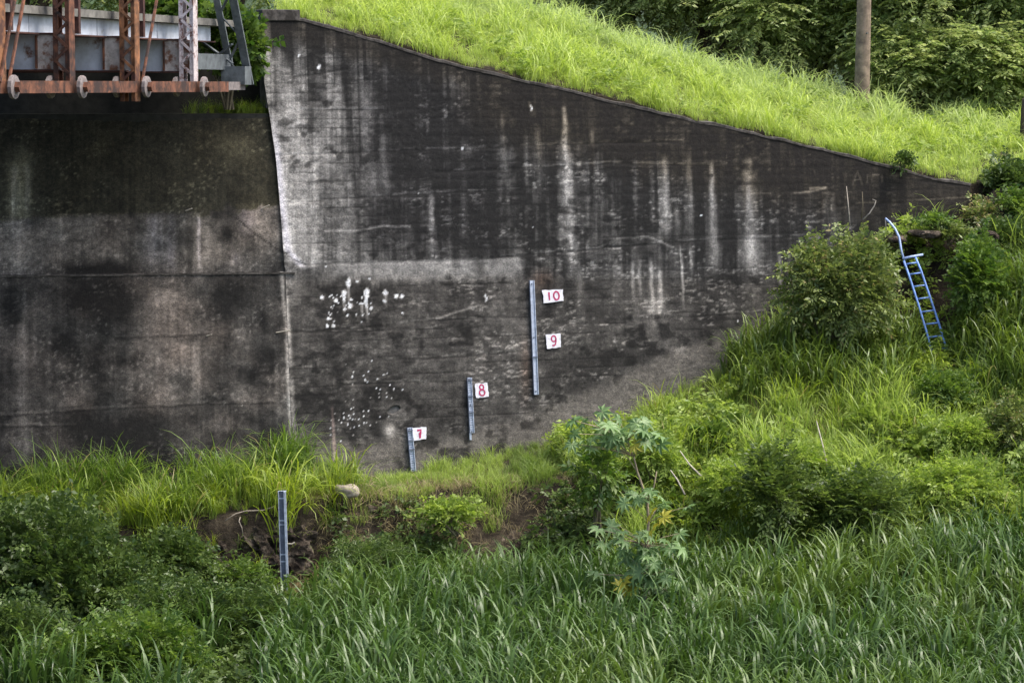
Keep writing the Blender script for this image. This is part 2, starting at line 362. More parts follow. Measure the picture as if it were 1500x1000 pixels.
    sp = [(510, 414, 3.6, 7), (504, 430, 3.4, 5), (504, 437, 2, 6), (537, 430, 3.4, 7), (537, 441, 2.2, 9), (565, 428, 3.4, 4), (563, 441, 2.2, 2.4), (580, 434, 2.8, 2.8), (589, 434, 2.6, 2.6), (472, 436, 2.6, 2.6), (530, 445, 2.2, 2.2), (544, 452, 2.2, 2.4), (492, 440, 2.4, 2.2), (514, 448, 2.8, 3.2), (505, 452, 2.4, 2.2), (523, 412, 1.6, 1.6), (541, 408, 1.6, 1.6), (589, 459, 1.6, 1.6), (482, 467, 2.2, 2.2), (479, 477, 2.2, 2), (488, 477, 2.8, 2), (510, 460, 1.8, 1.8), (484, 460, 1.4, 1.4), (468, 98, 2.2, 3.6), (437, 82, 1.6, 1.6), (677, 218, 2, 2), (712, 436, 1.6, 5), (778, 158, 1.5, 4)]
    for _ in range(26): sp.append((rg.normal(512, 24), rg.normal(450, 13), rg.uniform(.7, 1.5), rg.uniform(.7, 1.6)))
    for _ in range(75): sp.append((rg.normal(517, 19), rg.normal(613, 12), rg.uniform(.4, .8), rg.uniform(.4, .85)))
    for _ in range(38): sp.append((rg.normal(545, 26), rg.normal(560, 16), rg.uniform(.45, 1.0), rg.uniform(.5, 1.1)))
    for _ in range(10): sp.append((rg.uniform(430, 1150), rg.uniform(130, 470), rg.uniform(.5, 1.1), rg.uniform(.5, 1.2)))
    for (a, b, c, d) in sp:
        m = (np.abs(x-a) < 4*c+4) & (np.abs(y-b) < 4*d+4)
        W[m] = np.maximum(W[m], np.clip(3.0*gs(x[m]-a+(nF[m]-.5)*5, c)*gs(y[m]-b+(nM[m]-.5)*5, d)*(.35+1.3*nV[m])-.5, 0, 1))
    for (a, b, l_) in ((510, 416, 34), (504, 436, 26), (537, 438, 40), (565, 430, 24), (530, 446, 22)):
        W = np.maximum(W, .32*gs(x-a-(y-b)*.05, 1.6)*sst(b-2, b+4, y)*(1-sst(b+l_*.3, b+l_, y))*nV*2)
    # scratched letters
    W = np.maximum(W, .055*np.maximum.reduce([segs(x, y, [(1249, 271), (1256, 251), (1263, 270)], 1.1), segs(x, y, [(1252, 264), (1261, 263)], 1.0), segs(x, y, [(1270, 268), (1271, 256)], .9), segs(x, y, [(1277, 267), (1278, 256), (1288, 256)], .9), segs(x, y, [(1292, 266), (1292, 256)], .9)]))
    cr = segs(x, y, [(404, 358), (418, 371), (432, 381), (448, 388)], .9); L = L*(1-.7*cr)
    hole = ((x-577)/8)**2+((y-600+(x-577)*.25)/4.2)**2; hd = 1-sst(.6, 1.25, hole)
    L = np.clip(L, .012, .6); L = .042*(L/.072)**1.5; bl_ = sst(.52, .66, fbm(x/17, y/13, 25, 5))*sst(.40, .6, fbm(x/80, y/60, 26)); L = L*(1-.7*bl_*(1-band)); L = np.clip(L, .012, .55); L = L*(1-W)+.72*W; R_ = R_*(1-W)+W; B_ = B_*(1-W)+1.02*W; L = L*(1-.75*hd)
    col = np.stack([L*R_, L*G_, L*B_, np.ones_like(L)], -1)
    disp = .010*(nM-.5)+.02*(nA-.5)+.003*(btone-.5)-.010*jd-.003*gs(jm, .12)-.02*fl*.3-.008*cr-.28*hd
    return np.clip(col, .01, .8), disp
def abut_stains(x, y, z, upper):
    nA = fbm(x/70, y/70, 31); nS = fbm(x/9, y/170, 32); nS2 = fbm(x/30, y/240, 33); nM = fbm(x/16, y/12, 36); nF = fbm(x/4.2, y/3, 38)
    nB = fbm(x/38, y/30, 41, 5); L = .100+.15*(nA-.5)+.07*(nM-.5)+.10*(nS2-.5)+.12*(nB-.5); R_ = 1.12+.24*(nA-.5); G_ = 1+0*L; B_ = .87-.12*(nA-.5)
    if upper:
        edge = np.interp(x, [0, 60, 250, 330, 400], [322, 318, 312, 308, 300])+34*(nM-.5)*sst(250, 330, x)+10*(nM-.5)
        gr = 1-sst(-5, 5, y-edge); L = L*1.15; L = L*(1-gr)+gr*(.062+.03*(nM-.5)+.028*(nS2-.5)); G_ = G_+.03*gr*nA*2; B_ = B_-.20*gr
        col = gs(x-30, 22)*sst(200, 240, y); L = L+.08*col*(nS+.3); gr2 = gs(x-350, 28)*gs(y-215, 22); L = L+.05*gr2
        for a in [(225, 312, 402, 12, 22, .7), (250, 312, 402, 6, 8, .5), (290, 314, 395, 2.4, 3, 1.3), (20, 240, 330, 6, 7, .8), (39, 240, 330, 4, 5, .6), (360, 300, 350, 12, 12, .35), (345, 370, 396, 10, 12, .5)]:
            e = vstreak(x, y, *a[:5], .02); L = L+.15*a[5]*e; B_ = B_+.1*e
        bk = gs(x-150, 62)*gs(y-398, 16)*1.2; L = L*(1-.8*np.clip(bk, 0, 1)); bk = gs(x-334, 12)*gs(y-342, 12); L = L*(1-.6*bk)
        cr = segs(x, y, [(345, 318), (370, 340), (396, 358), (415, 370)], .9); L = L*(1-.7*cr)
    else:
        for a in [(285, 500, 600, 5, 7, .8), (268, 500, 560, 10, 12, .5), (30, 470, 690, 8, 12, .5), (318, 590, 640, 4, 6, .4), (235, 420, 600, 14, 20, .3)]:
            L = L+.12*a[5]*vstreak(x, y, *a[:5], .02)
        for (a, b, c, d, k) in [(150, 440, 60, 34, .75), (340, 432, 40, 26, .75), (200, 630, 70, 34, .6), (110, 620, 40, 30, .5), (180, 660, 90, 26, .45), (90, 510, 26, 18, .5), (15, 430, 16, 18, .5)]:
            L = L*(1-k*np.clip(gs(x-a, c)*gs(y-b, d)*(.5+1.2*nA), 0, 1))
        L = L+.05*gs(x-106, 12)*gs(y-590, 6)+.04*gs(x-250, 40)*gs(y-450, 30); R_ = R_+.05*nA
        sx = np.interp(y, [400, 480, 560, 680], [413, 421, 424, 431]); e = gs(x-sx+1, 3.2); L = L+.20*e*(.3+nS)
        for q in ([(0, 610), (140, 600), (300, 592), (400, 590)], [(170, 495), (310, 490)], [(0, 625), (110, 624)]):
            L = L*(1-.4*lineset(x, y, q, 1.8))+.03*lineset(x, y+3, q, 1.6)
        cr = 0*L
        for (a, b) in ((159, 577), (323, 570)): L = L*(1-.85*gs(x-a, 2.2)*gs(y-b, 2.2))
    L = L+.05*sst(.6, .75, nF)*sst(.5, .66, fbm(x/40, y/30, 40))
    L = L*(.7+.6*nF)*(.75+.5*fbm(x/3.5, y/90, 44, 3)); L = .039*(np.clip(L, .012, .55)/.08)**1.7; L = np.clip(L, .012, .55)
    return np.clip(np.stack([L*R_, L*G_, L*B_, np.ones_like(L)], -1), .008, .7), .012*(nM-.5)+.025*(nA-.5)

def wall_grid(name, D, n, s0, s1, smin, zlo, zhi, stain, parent, step=.028, shift=0.0):
    """front skin of a wall: fine grid, rows of equal height, trimmed to zlo(s)..zhi(s)"""
    S = np.linspace(s0, s1, int((s1-s0)/step)+1); zb, zt = zlo(S), zhi(S)
    Z = np.arange(zb.min(), zt.max()+step, step); SS, ZZ = np.meshgrid(S, Z, indexing='ij')
    Zc = np.clip(ZZ, zb[:, None], zt[:, None]); Sc = np.maximum(SS, smin(Zc)) if smin else SS
    P = wp(D, Sc, Zc)+shift*n; x, y = project(P); col, disp = stain(x, y, Zc)
    ed = np.minimum(np.clip((zt[:, None]-Zc)/.06, 0, 1), 1); P = P+(disp*ed)[..., None]*n
    ni, nj = SS.shape; idx = np.arange(ni*nj).reshape(ni, nj)
    ok = ((ZZ[:-1, 1:] > zb[:-1, None]) | (ZZ[1:, 1:] > zb[1:, None])) & ((ZZ[:-1, :-1] < zt[:-1, None]) | (ZZ[1:, :-1] < zt[1:, None]))
    if smin: ok &= ~((Sc[1:, :-1] <= SS[1:, :-1]*0+smin(Zc[1:, :-1])+1e-9) & (Sc[1:, 1:] <= smin(Zc[1:, 1:])+1e-9))
    F = np.stack([idx[:-1, :-1], idx[1:, :-1], idx[1:, 1:], idx[:-1, 1:]], -1)[ok]
    used = np.unique(F); rm = np.full(ni*nj, -1); rm[used] = np.arange(len(used))
    return np_obj(name, P.reshape(-1, 3)[used], rm[F], M['wall'], parent, {'col': ('FLOAT_COLOR', col.reshape(-1, 4)[used])}, True)

ztop = lambda s: np.interp(s, TOP[:, 0], TOP[:, 1]); zbase = lambda s: np.interp(s, BASE[:, 0], BASE[:, 1])-.7
# left edge of the wing wall: over the bearing seat it stands clear of the abutment
LE = np.array([hit(*p) for p in [(384, 14), (387, 120), (395, 170), (404, 230), (411, 310), (417, 393)]])
zled = LE[-1, 1]
smin_w = lambda z: np.where(z > zled, np.interp(z, LE[::-1, 1], LE[::-1, 0]), 0.0)
wing = empty('wing_wall', wp(DW, 0, 6.0), 'tall dark stained concrete wing wall with a long sloping top edge', 'wall')
wing_inv = wing.location.copy()
def child(o, root):
    o.parent = root; o.matrix_parent_inverse = Matrix.Translation(-root.location) @ Matrix.Identity(4) if root.rotation_euler.z == 0 else root.matrix_world.inverted()
    return o
child(wall_grid('wall_face', DW, NW, LE[:, 0].min(), S_END, smin_w, zbase, ztop, wing_stains, None), wing)
# body behind the face
S = np.linspace(.02, S_END-.004, 60); mb = MB(); back = np.array([-math.sin(TW), math.cos(TW), 0])
ring = []
for s in S:
    a = wp(DW, s, zbase(s)-.3)+back*.045; b = wp(DW, s, ztop(s)-.015)+back*.045; c = b+back*.42; d = a+back*.9
    ring.append((a, b, c, d))
vs = [v for r_ in ring for v in r_]; fs = []
for i in range(len(S)-1):
    for k in range(4): fs.append((i*4+k, (i+1)*4+k, (i+1)*4+(k+1) % 4, i*4+(k+1) % 4))
fs += [(0, 1, 2, 3), tuple(4*(len(S)-1)+k for k in (3, 2, 1, 0))]
child(mb.add(vs, fs).build('wall_body', M['core']), wing)
q0 = LE[1]; pm = wp(DW, q0[0]/2+.02, q0[1]); mb = MB(); mb.obox(wp(DW, q0[0]/2+.03, 15.1)+back*.30, DW, back, CV/np.linalg.norm(CV), -q0[0]/2-.01, .25, 1.0); child(mb.build('end_pier', M['core']), wing)
# coping along the slope, slightly uneven
S = np.linspace(hit(438, 28)[0], S_END+.02, 150); vs = []; fs = []
for i, s in enumerate(S):
    j = (fbm(s*2.3, 0.3, 50, 4)-.5)*.11; p = wp(DW, s, ztop(s)); o1 = .012+.012*vn(s*3, 1, 51)
    vs += [p+NW*o1+np.array([0, 0, -.04+j*.5]), p+NW*o1+np.array([0, 0, .012+j]), p+NW*(o1-.04)+np.array([0, 0, .03+j]), p+back*.5+np.array([0, 0, .05+j]), p+back*.5+np.array([0, 0, -.1])]
for i in range(len(S)-1):
    for k in range(5): fs.append((i*5+k, (i+1)*5+k, (i+1)*5+(k+1) % 5, i*5+(k+1) % 5))
fs += [(0, 1, 2, 3, 4), tuple(5*(len(S)-1)+k for k in (4, 3, 2, 1, 0))]
child(MB().add(vs, fs).build('coping', M['coping']), wing)
a = hitp(383, 29); b = hitp(439, 29); hgt = hit(400, 15)[1]-hit(400, 29)[1]
mb = MB(); mid = (a+b)/2; mb.obox(mid+back*.23+np.array([0, 0, hgt/2-.01]), DW, back, (0, 0, 1), np.linalg.norm(b-a)/2, .27, hgt/2+.02)
o = mb.build('end_block', M['coping']); child(o, wing)
bv = o.modifiers.new('bevel', 'BEVEL'); bv.width = .02; bv.segments = 2

# abutment: lower wall flush with the corner, upper wall set back above a ledge
abut = empty('bridge_abutment', wp(DA, -3, 6.0), 'dark weathered concrete bridge abutment with a ledge under the rusty bridge', 'abutment')
ZL = hit(200, 400, DA)[1]; SB = .05
zseat = hit(200, 166, DA, np.array([0, SB, 0]))[1]
ZLv = lambda s: np.full_like(s, ZL)
sA0 = hit(-450, 600, DA)[0]
child(wall_grid('lower_wall', DA, NA, sA0, 0.0, None, lambda s: np.full_like(s, 4.8), ZLv, lambda x, y, z: abut_stains(x, y, z, False), None, .032), abut)
child(wall_grid('upper_wall', DA, NA, sA0, .15, None, lambda s: np.full_like(s, ZL-.06), lambda s: np.full_like(s, zseat), lambda x, y, z: abut_stains(x, y, z, True), None, .032, -SB), abut)
bk = np.array([-math.sin(TA), math.cos(TA), 0]); mb = MB()
p0 = wp(DA, sA0-.0, ZL-.005); p1 = wp(DA, -.0, ZL-.005)
mb.obox((p0+p1)/2+bk*.14+np.array([0, 0, -.03]), DA, bk, (0, 0, 1), np.linalg.norm(p1-p0)/2+.20, .165, .018)
o = mb.build('ledge', M['coping']); child(o, abut)
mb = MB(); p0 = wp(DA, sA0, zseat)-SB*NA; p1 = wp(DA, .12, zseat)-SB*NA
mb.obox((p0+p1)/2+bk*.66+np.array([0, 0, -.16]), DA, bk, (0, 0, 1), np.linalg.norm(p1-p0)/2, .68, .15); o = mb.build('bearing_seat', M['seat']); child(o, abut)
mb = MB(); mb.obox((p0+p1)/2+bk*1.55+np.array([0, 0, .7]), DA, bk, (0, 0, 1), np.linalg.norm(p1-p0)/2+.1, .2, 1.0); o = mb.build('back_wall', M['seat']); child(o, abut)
# steel pins left in the concrete
for (a, b, D_) in (((383, 306), (394, 301), 0), ((272, 309), (281, 306), 0), ((404, 487), (425, 484), 1), ((302, 492), (310, 490), 1)):
    sh = np.array([0, SB if D_ == 0 else 0, 0]); q0 = hit(*a, DA, sh); q1 = hit(*b, DA, sh); P0 = wp(DA, *q0)+sh+NA*.01; P1 = wp(DA, *q1)+sh+NA*.09
    child(MB().tube([P0, P1], .014, 6).build('steel_pin', M['twig']), abut)

# ------------------------------------------------------------------ ground
COLS = [(-40, 5.8, (2.3, 5.4), (2.8, 4.0), (5, 3.8)), (-14, 5.9, (2.3, 5.4), (2.8, 4.0), (5, 3.8)), (-7, 6.2, (2.4, 5.65), (2.8, 4.2), (5, 3.9)), (-5.4, 6.35, (2.45, 5.9), (2.75, 4.3), (5, 4.0)), (-4.3, 6.4, (2.4, 6.05), (2.8, 4.4), (4.6, 4.1)), (-3.6, 6.25, (2.2, 6.05), (3.0, 4.8), (4.6, 4.2)),
        (-2, 6.2, (2.1, 6.05), (2.8, 5.2), (4.5, 4.3)), (0, 6.6, (2.4, 6.15), (3.2, 5.2), (5, 4.3)), (2, 7.0, (3, 6.35), (4.2, 5.4), (5.8, 4.4)), (4, 7.8, (3, 6.9), (4.8, 5.7), (6.5, 4.5)), (6, 8.75, (2.5, 7.8), (5, 6.3), (7.5, 4.7)),
        (7.5, 10.0, (1.0, 9.3), (2.0, 8.4), (8, 4.9)), (9, 11.1, (.6, 10.9), (1.5, 8.7), (8.5, 5.1)), (10.5, 11.3, (.7, 11.0), (2.0, 9.2), (9, 5.2)), (11.4, 12.2, (1.0, 11.4), (2.6, 9.8), (9.3, 5.3)), (13, 12.3, (1.5, 11.4), (3, 10), (9.5, 5.4)), (40, 12.3, (1.5, 11.4), (3, 10), (9.5, 5.4))]
CX = np.array([c[0] for c in COLS]); CD = np.array([[0, c[2][0], c[3][0], c[4][0], 16, 24, 40, 56, 400] for c in COLS]); CZ = np.array([[c[1], c[2][1], c[3][1], c[4][1], 3.5, 2.9, 1.0, -.8, -1.2] for c in COLS])
def zfront(X, Y):
    X = np.asarray(X, float); Y = np.asarray(Y, float)
    d = np.clip(wall_y(X)-Y, -1.2, 390)
    i = np.clip(np.searchsorted(CX, X)-1, 0, len(CX)-2); f = (X-CX[i])/(CX[i+1]-CX[i]); f = np.clip(f, 0, 1)
    z = None
    Dk = CD[i]*(1-f[..., None])+CD[i+1]*f[..., None]; Zk = CZ[i]*(1-f[..., None])+CZ[i+1]*f[..., None]
    dd = d+.22*(fbm(X*.9, Y*.25, 61, 3)-.5)*sst(.8, 1.6, d)
    z = Zk[..., 0].copy()
    for k in range(Dk.shape[-1]-1):
        t = np.clip((dd-Dk[..., k])/(Dk[..., k+1]-Dk[..., k]), 0, 1); z = z+t*(Zk[..., k+1]-Zk[..., k])
    return z+.16*(fbm(X*.7, Y*.7, 62)-.5)+.10*(fbm(X*2.5, Y*2.5, 64)-.5)
WTX, WTZ = [], []
for s, z in TOP: p = wp(DW, s, z); WTX.append(p[0]); WTZ.append(z)
WTX = np.array(WTX); WTZ = np.array(WTZ)
def zrear(X, Y):
    X = np.asarray(X, float); Y = np.asarray(Y, float)
    d = Y-(wall_top_y(X)); base = np.interp(X, np.concatenate([[-40, WTX[0]], WTX[1:], [13, 40]]), np.concatenate([[15.9, 15.95], WTZ[1:]-.02, [12.25, 12.2]]))
    up = np.interp(X, [-7, -5.5, -3, 0, 4, 8, 12, 20], [-.3, .6, 1.6, 1.65, 1.3, 1.2, 1.45, 1.45])
    t = np.clip(d/10.5, 0, 1); rise = up*(t*(1.45-.45*t))
    fall = np.clip(d-11.0, 0, 25)*.10
    return base+rise-fall+.16*(fbm(X*.6, Y*.6, 66)-.5)
def wall_top_y(X):
    yt = np.array([wp(DW, s, z)[1] for s, z in TOP]); return 2.4*(1-sst(-5.75, -5.3, np.asarray(X, float)))+np.interp(X, np.concatenate([[-40], WTX, [40]]), np.concatenate([[yt[0]-2], yt, [yt[-1]+(40-WTX[-1])*math.tan(TW)]]))
def sheet(name, xs, fn, rows, mat, skirt=None):
    ni, nj = len(xs), len(rows); P = np.zeros((ni, nj, 3))
    for j, r_ in enumerate(rows):
        Yj = fn[0](xs)+r_*fn[1]; P[:, j, 0] = xs; P[:, j, 1] = Yj; P[:, j, 2] = fn[2](xs, Yj)
    if skirt: P[:, 0, 1] += .05; P[:, 0, 2] -= skirt
    idx = np.arange(ni*nj).reshape(ni, nj); F = np.stack([idx[:-1, :-1], idx[1:, :-1], idx[1:, 1:], idx[:-1, 1:]], -1).reshape(-1, 4)
    if fn[1] < 0: F = F[:, ::-1]
    return tag(np_obj(name, P.reshape(-1, 3), F, mat, None, None, True), kind='structure')
xs = np.concatenate([np.linspace(-300, -16, 16)[:-1], np.arange(-16, 17, .16), np.linspace(17, 300, 16)])
rows = np.concatenate([np.array([-.55]), np.arange(0, 11, .13), np.arange(11, 30, .5), np.arange(30, 60, 2), np.linspace(62, 380, 10)])
sheet('ground', xs, (lambda X: wall_y(X), -1, zfront), rows, M['soil'])
rows = np.concatenate([[.36, .40], np.arange(.6, 14, .4), np.arange(14, 60, 2.5), [80, 120, 200, 400]])
xe = np.concatenate([np.linspace(-300, -6, 14)[:-1], np.arange(-6, 20, .3), np.linspace(20, 300, 14)])
sheet('embankment_ground', xe, (wall_top_y, 1, zrear), rows, M['soil'], 3.0)
# wooded hill far behind
hx = np.linspace(-180, 220, 60); hy = np.linspace(96, 330, 30); HX, HY = np.meshgrid(hx, hy, indexing='ij')
HZ = 8+sst(100, 210, HY)*46*(.7+.6*fbm(HX/40, HY/40, 70)); idx = np.arange(HX.size).reshape(HX.shape)
tag(np_obj('hill', np.stack([HX, HY, HZ], -1).reshape(-1, 3), np.stack([idx[:-1, :-1], idx[1:, :-1], idx[1:, 1:], idx[:-1, 1:]], -1).reshape(-1, 4), M['hill'], None, None, True), kind='structure')
# exposed earth of the river bank: rough face in front of the scarp
def earth_face(name, x0, x1, parent=None):
    X = np.arange(x0, x1, .035); T = np.linspace(0, 1, 46); XX, TT = np.meshgrid(X, T, indexing='ij')
    i = np.interp(XX, CX, np.arange(len(CX))); d1 = np.interp(XX, CX, CD[:, 1]); d2 = np.interp(XX, CX, CD[:, 2]); z1 = np.interp(XX, CX, CZ[:, 1]); z2 = np.interp(XX, CX, CZ[:, 2])
    yw = wall_y(XX); e = np.clip(np.minimum((XX-x0)/.5, (x1-XX)/.5), 0, 1)
    n = fbm(XX*1.7, TT*2.6, 71, 5); n = np.floor(n*9+1.2*(fbm(XX*5, TT*6, 72, 3)-.5))/9*.6+n*.4; n2 = fbm(XX*7, TT*9, 73, 4); fis = np.abs(fbm(XX*2.6, TT*1.7, 75, 4)-.5)
    out = (.14+.95*(n-.42)+.16*(n2-.5)-.34*gs(fis, .03))*np.sin(np.pi*np.clip(TT*.92+.05, 0, 1))**.5*e-.22*(1-e)
    Y = yw-(d1-.35+(d2+.15-d1+.35)*TT**1.4)-out; Z = z1+.02+(z2-.25-z1)*TT+.10*(n2-.5)*e
    idx = np.arange(XX.size).reshape(XX.shape)
    return tag(np_obj(name, np.stack([XX, Y, Z], -1).reshape(-1, 3), np.stack([idx[:-1, :-1], idx[:-1, 1:], idx[1:, 1:], idx[1:, :-1]], -1).reshape(-1, 4), M['bank'], parent, None, True), kind='structure')
earth_face('eroded_earth_bank', -7.0, -3.75); earth_face('eroded_earth_bank', -3.7, 1.9)
earth_face('eroded_earth_bank', 8.0, 10.4)
tag(MB().add([(-200, -60, .1), (200, -60, .1), (200, 22, .1), (-200, 22, .1)], [(0, 1, 2, 3)]).build('river_water', M['water']), kind='structure')

# ------------------------------------------------------------------ rocks, roots, twigs
def rock(name, loc, size, seed, mat, label, cat='rock', group=None):
    import bmesh
    bm = bmesh.new(); bmesh.ops.create_icosphere(bm, subdivisions=3, radius=1.0)
    for v in bm.verts:
        c = v.co; k = .55+.75*float(fbm(c.x*1.6+seed, c.y*1.6+c.z*1.3, seed, 4)); k += .16*float(vn(c.x*5+c.z*3, c.y*5, seed)); c = Vector((c.x, c.y, max(-.7, min(.62, c.z)))); v.co = Vector((c.x*size[0], c.y*size[1], c.z*size[2]))*k
    me = bpy.data.meshes.new(name); bm.to_mesh(me); bm.free(); me.materials.append(mat)
    for f in me.polygons: f.use_smooth = seed % 2 == 0
    o = link(bpy.data.objects.new(name, me)); o.location = loc; o.rotation_euler = (0, 0, seed*.7); return tag(o, label, cat, group)
def crag(loc, size, seed, label):
    import bmesh
    bm = bmesh.new(); bmesh.ops.create_icosphere(bm, subdivisions=5, radius=1.0); co = np.array([v.co[:] for v in bm.verts])
    k = np.clip(1/np.maximum(np.abs(co).max(1), .6), 1, 1.35)[:, None]; b = co*k                       # boxy, not round
    q = b*np.array(size); n1 = fbm(q[:, 0]*2.2+seed, q[:, 2]*2.6+q[:, 1]*1.7, seed, 5); n2 = fbm(q[:, 0]*7, q[:, 2]*8+q[:, 1]*5, seed+2, 4); fs_ = np.abs(fbm(q[:, 0]*2.0+q[:, 2]*.8, q[:, 2]*1.1+q[:, 1], seed+4, 4)-.5)
    q = q*(.78+.62*(np.floor(n1*8)/8*.6+n1*.4-.3)+.16*(n2-.5)-.20*gs(fs_, .03))[:, None]
    for v, c in zip(bm.verts, q): v.co = c
    me = bpy.data.meshes.new('rocky_block'); bm.to_mesh(me); bm.free(); me.materials.append(M['bank']); o = link(bpy.data.objects.new('rocky_block', me)); o.location = loc
    return tag(o, label, 'rock')
crag(at(402, 812, 56.0), (.95, .7, .75), 3, 'rough dark block of earth and rock behind the free-standing gauge')
crag(at(315, 812, 56.1), (.7, .6, .72), 8, 'smaller rough block of earth left of the free-standing gauge')
def ground_pt(px, py, front=True):
    r = ray(px, py); fn = zfront if front else zrear
    for Y in np.arange(40, 90, .05):
        P = CAM+r*(Y/r[1])
        if P[2] < float(fn(P[0], Y)) and (front or Y > float(wall_top_y(P[0]))+.3): return P
    return at(px, py, 60)
p = at(508, 718, 56.3); rock('boulder', (p[0], p[1], p[2]), (.25, .19, .17), 4, M['rock'], 'pale rounded boulder on the bank edge below the wall', 'boulder')
for (px, py, Y, s, sd_, lb) in [(1312, 350, 62.85, (.34, .26, .12), 2, 'flat rough lump at the wall foot beside the ladder hook'), (1352, 342, 62.9, (.52, .3, .13), 3, 'brown rock under the low end of the wing wall'), (1398, 338, 63.2, (.5, .3, .15), 5, 'rounded brown rock below the wing wall corner'), (1444, 345, 63.2, (.42, .3, .2), 7, 'brown rock half hidden right of the wing wall end')]:
    p = at(px, py, Y); rock('rock', p, s, sd_, M['bank'], lb)
def stick(name, pts, r0, r1, mat, label, cat, group=None):
    P = [at(*q) for q in pts]; n = len(P); o = MB().tube(P, [r0+(r1-r0)*i/(n-1) for i in range(n)], 6).build(name, M[mat], None, True, P[0]); o.location = P[0]
    return tag(o, label, cat, group)
stick('exposed_root', [(405, 741, 55.75), (385, 747, 55.5), (360, 748, 55.35), (345, 752, 55.2), (330, 762, 55.1)], .017, .009, 'root', 'long pale root lying along the top of the earth bank', 'root')
stick('exposed_root', [(352, 757, 55.25), (350, 763, 55.15), (354, 772, 55.1), (356, 782, 55.1)], .013, .008, 'root', 'short forked pale root hanging over the earth bank', 'root')
stick('dry_twig', [(1245, 330, 61.7), (1243, 305, 61.7), (1240, 273, 61.8)], .016, .006, 'twig', 'straight dry twig sticking up from the bush against the wall', 'twig')
stick('dry_twig', [(1262, 320, 61.7), (1264, 300, 61.7), (1263, 281, 61.8)], .014, .007, 'stem', 'short leafy shoot standing beside the straight dry twig', 'twig')
stick('dry_twig', [(1264, 322, 61.8), (1274, 312, 61.8), (1281, 301, 61.8), (1283, 294, 61.8), (1278, 292, 61.8)], .016, .009, 'twig', 'curled dry twig with a hooked end against the wall', 'twig')
for q, lb in (([(1214, 692, 57), (1206, 655, 57.3), (1196, 616, 57.6)], 'long bare pale stalk leaning left on the grassy slope'), ([(1003, 724, 56), (992, 702, 56.1), (982, 688, 56.2)], 'short bare pale stalk behind the castor plant'), ([(1030, 700, 56.4), (1010, 680, 56.6), (996, 660, 56.8)], 'thin bare stalk on the slope right of the castor plant')):
    stick('dry_stalk', q, .022, .009, 'twig', lb, 'stalk', 'dry stalks on the slope')

# ------------------------------------------------------------------ bridge
BK = .22; bn = math.hypot(1, BK); BD = np.array([-BK/bn, -1/bn, 0])          # along the bridge, towards the camera
BO = at(362, 128, 58.0); BO[2] = 14.57; BL = np.array([BD[1], -BD[0], 0])      # BL: across, away from the near truss
if BL[0] > 0: BL = -BL
def bp(t, l=0.0, z=0.0): return BO+BD*t*bn+BL*l+np.array([0, 0, z-BO[2]])
UPZ = np.array([0, 0, 1.])
bridge = empty('truss_bridge', bp(0, 0, 14.3), 'rusty steel truss bridge with white painted floor beams resting on the abutment', 'bridge')
def bpart(mb, name, mat): return child(mb.build(name, M[mat]), bridge)
TP = [3.3, 6.55, 9.75, 12.75, 16.0, 19.3, 22.6, 25.9]
mb = MB(); mb.obox(bp(14.8, 0, 14.57), BD, BL, UPZ, 13.5*bn, .035, .105); mb.obox(bp(14.8, .22, 14.57), BD, BL, UPZ, 13.5*bn, .03, .095); bpart(mb, 'bottom_chord', 'rust')
mb = MB(); mb.obox(bp(.78, 0, 14.585), BD, BL, UPZ, .55, .04, .085); bpart(mb, 'chord_end', 'pin')
def channel_post(t, mat, zlo, zhi, wd, name='post'):
    mb = MB()
    for l in (-.02, .26): mb.obox(bp(t, l, (zlo+zhi)/2), BL, BD, UPZ, .012, wd/2, (zhi-zlo)/2); mb.obox(bp(t+wd/2/bn-.02, l+(.03 if l < .1 else -.03), (zlo+zhi)/2), BL, BD, UPZ, .04, .01, (zhi-zlo)/2); mb.obox(bp(t-wd/2/bn+.02, l+(.03 if l < .1 else -.03), (zlo+zhi)/2), BL, BD, UPZ, .04, .01, (zhi-zlo)/2)
    o = bpart(mb, name, mat)
    lc = MB(); z = zlo+.15; k = 0
    while z < zhi-.3:
        a, b = (0.0, .24) if k % 2 == 0 else (.24, 0.0)
        lc.bar(bp(t+wd/2/bn, a, z), bp(t+wd/2/bn, b, z+.22), .05, .012, BD); z += .22; k += 1
    l2 = lc.build('lacing', M[mat]); l2.parent = o; l2.matrix_parent_inverse = Matrix.Identity(4)
    return o
for t, mt, zl in zip(TP, ['flake', 'rusto', 'rust', 'rusto', 'rust', 'rust', 'rust', 'rust'], [14.66, 14.30, 14.66, 14.66, 14.66, 14.66, 14.66, 14.66]):
    channel_post(t, mt, zl, 20.5, .26)
    if t < 14:
        fb = MB(); fb.obox(bp(t-.05, 2.75, 15.18), BL, BD, UPZ, 2.55, .012, .31)
        o = bpart(fb, 'floor_beam', 'beam')
        fl = MB()
        for z in (14.86, 15.5): fl.obox(bp(t-.05, 2.75, z), BL, BD, UPZ, 2.56, .10, .014)
        f2 = fl.build('flange', M['rust2']); f2.parent = o
        st = MB().obox(bp(t+.03, .62, 15.18), BL, BD, UPZ, .012, .04, .29).build('stiffener', M['rust']); st.parent = o
        # rusted plate at the truss end of the beam
        pl = MB(); pl.obox(bp(t+.0, .36, 15.18), BL, BD, UPZ, .26, .008, .30); pl = pl.build('end_plate', M['flake2'] if t < 10 else M['rust2']); pl.parent = o
    for l in (-.16, .34):
        nb = MB(); c = bp(t-.12 if l < 0 else t+.1, l, 14.57); nb.tube([c-BL*.045, c-BL*.03, c+BL*.03, c+BL*.045], [.15, .20, .20, .15], 12)
        o = bpart(nb, 'pin_nut', 'pin')
        n2 = MB(); n2.tube([c-BL*.13, c+BL*.02], [.10, .10], 6); n2 = n2.build('pin', M['rust']); n2.parent = o
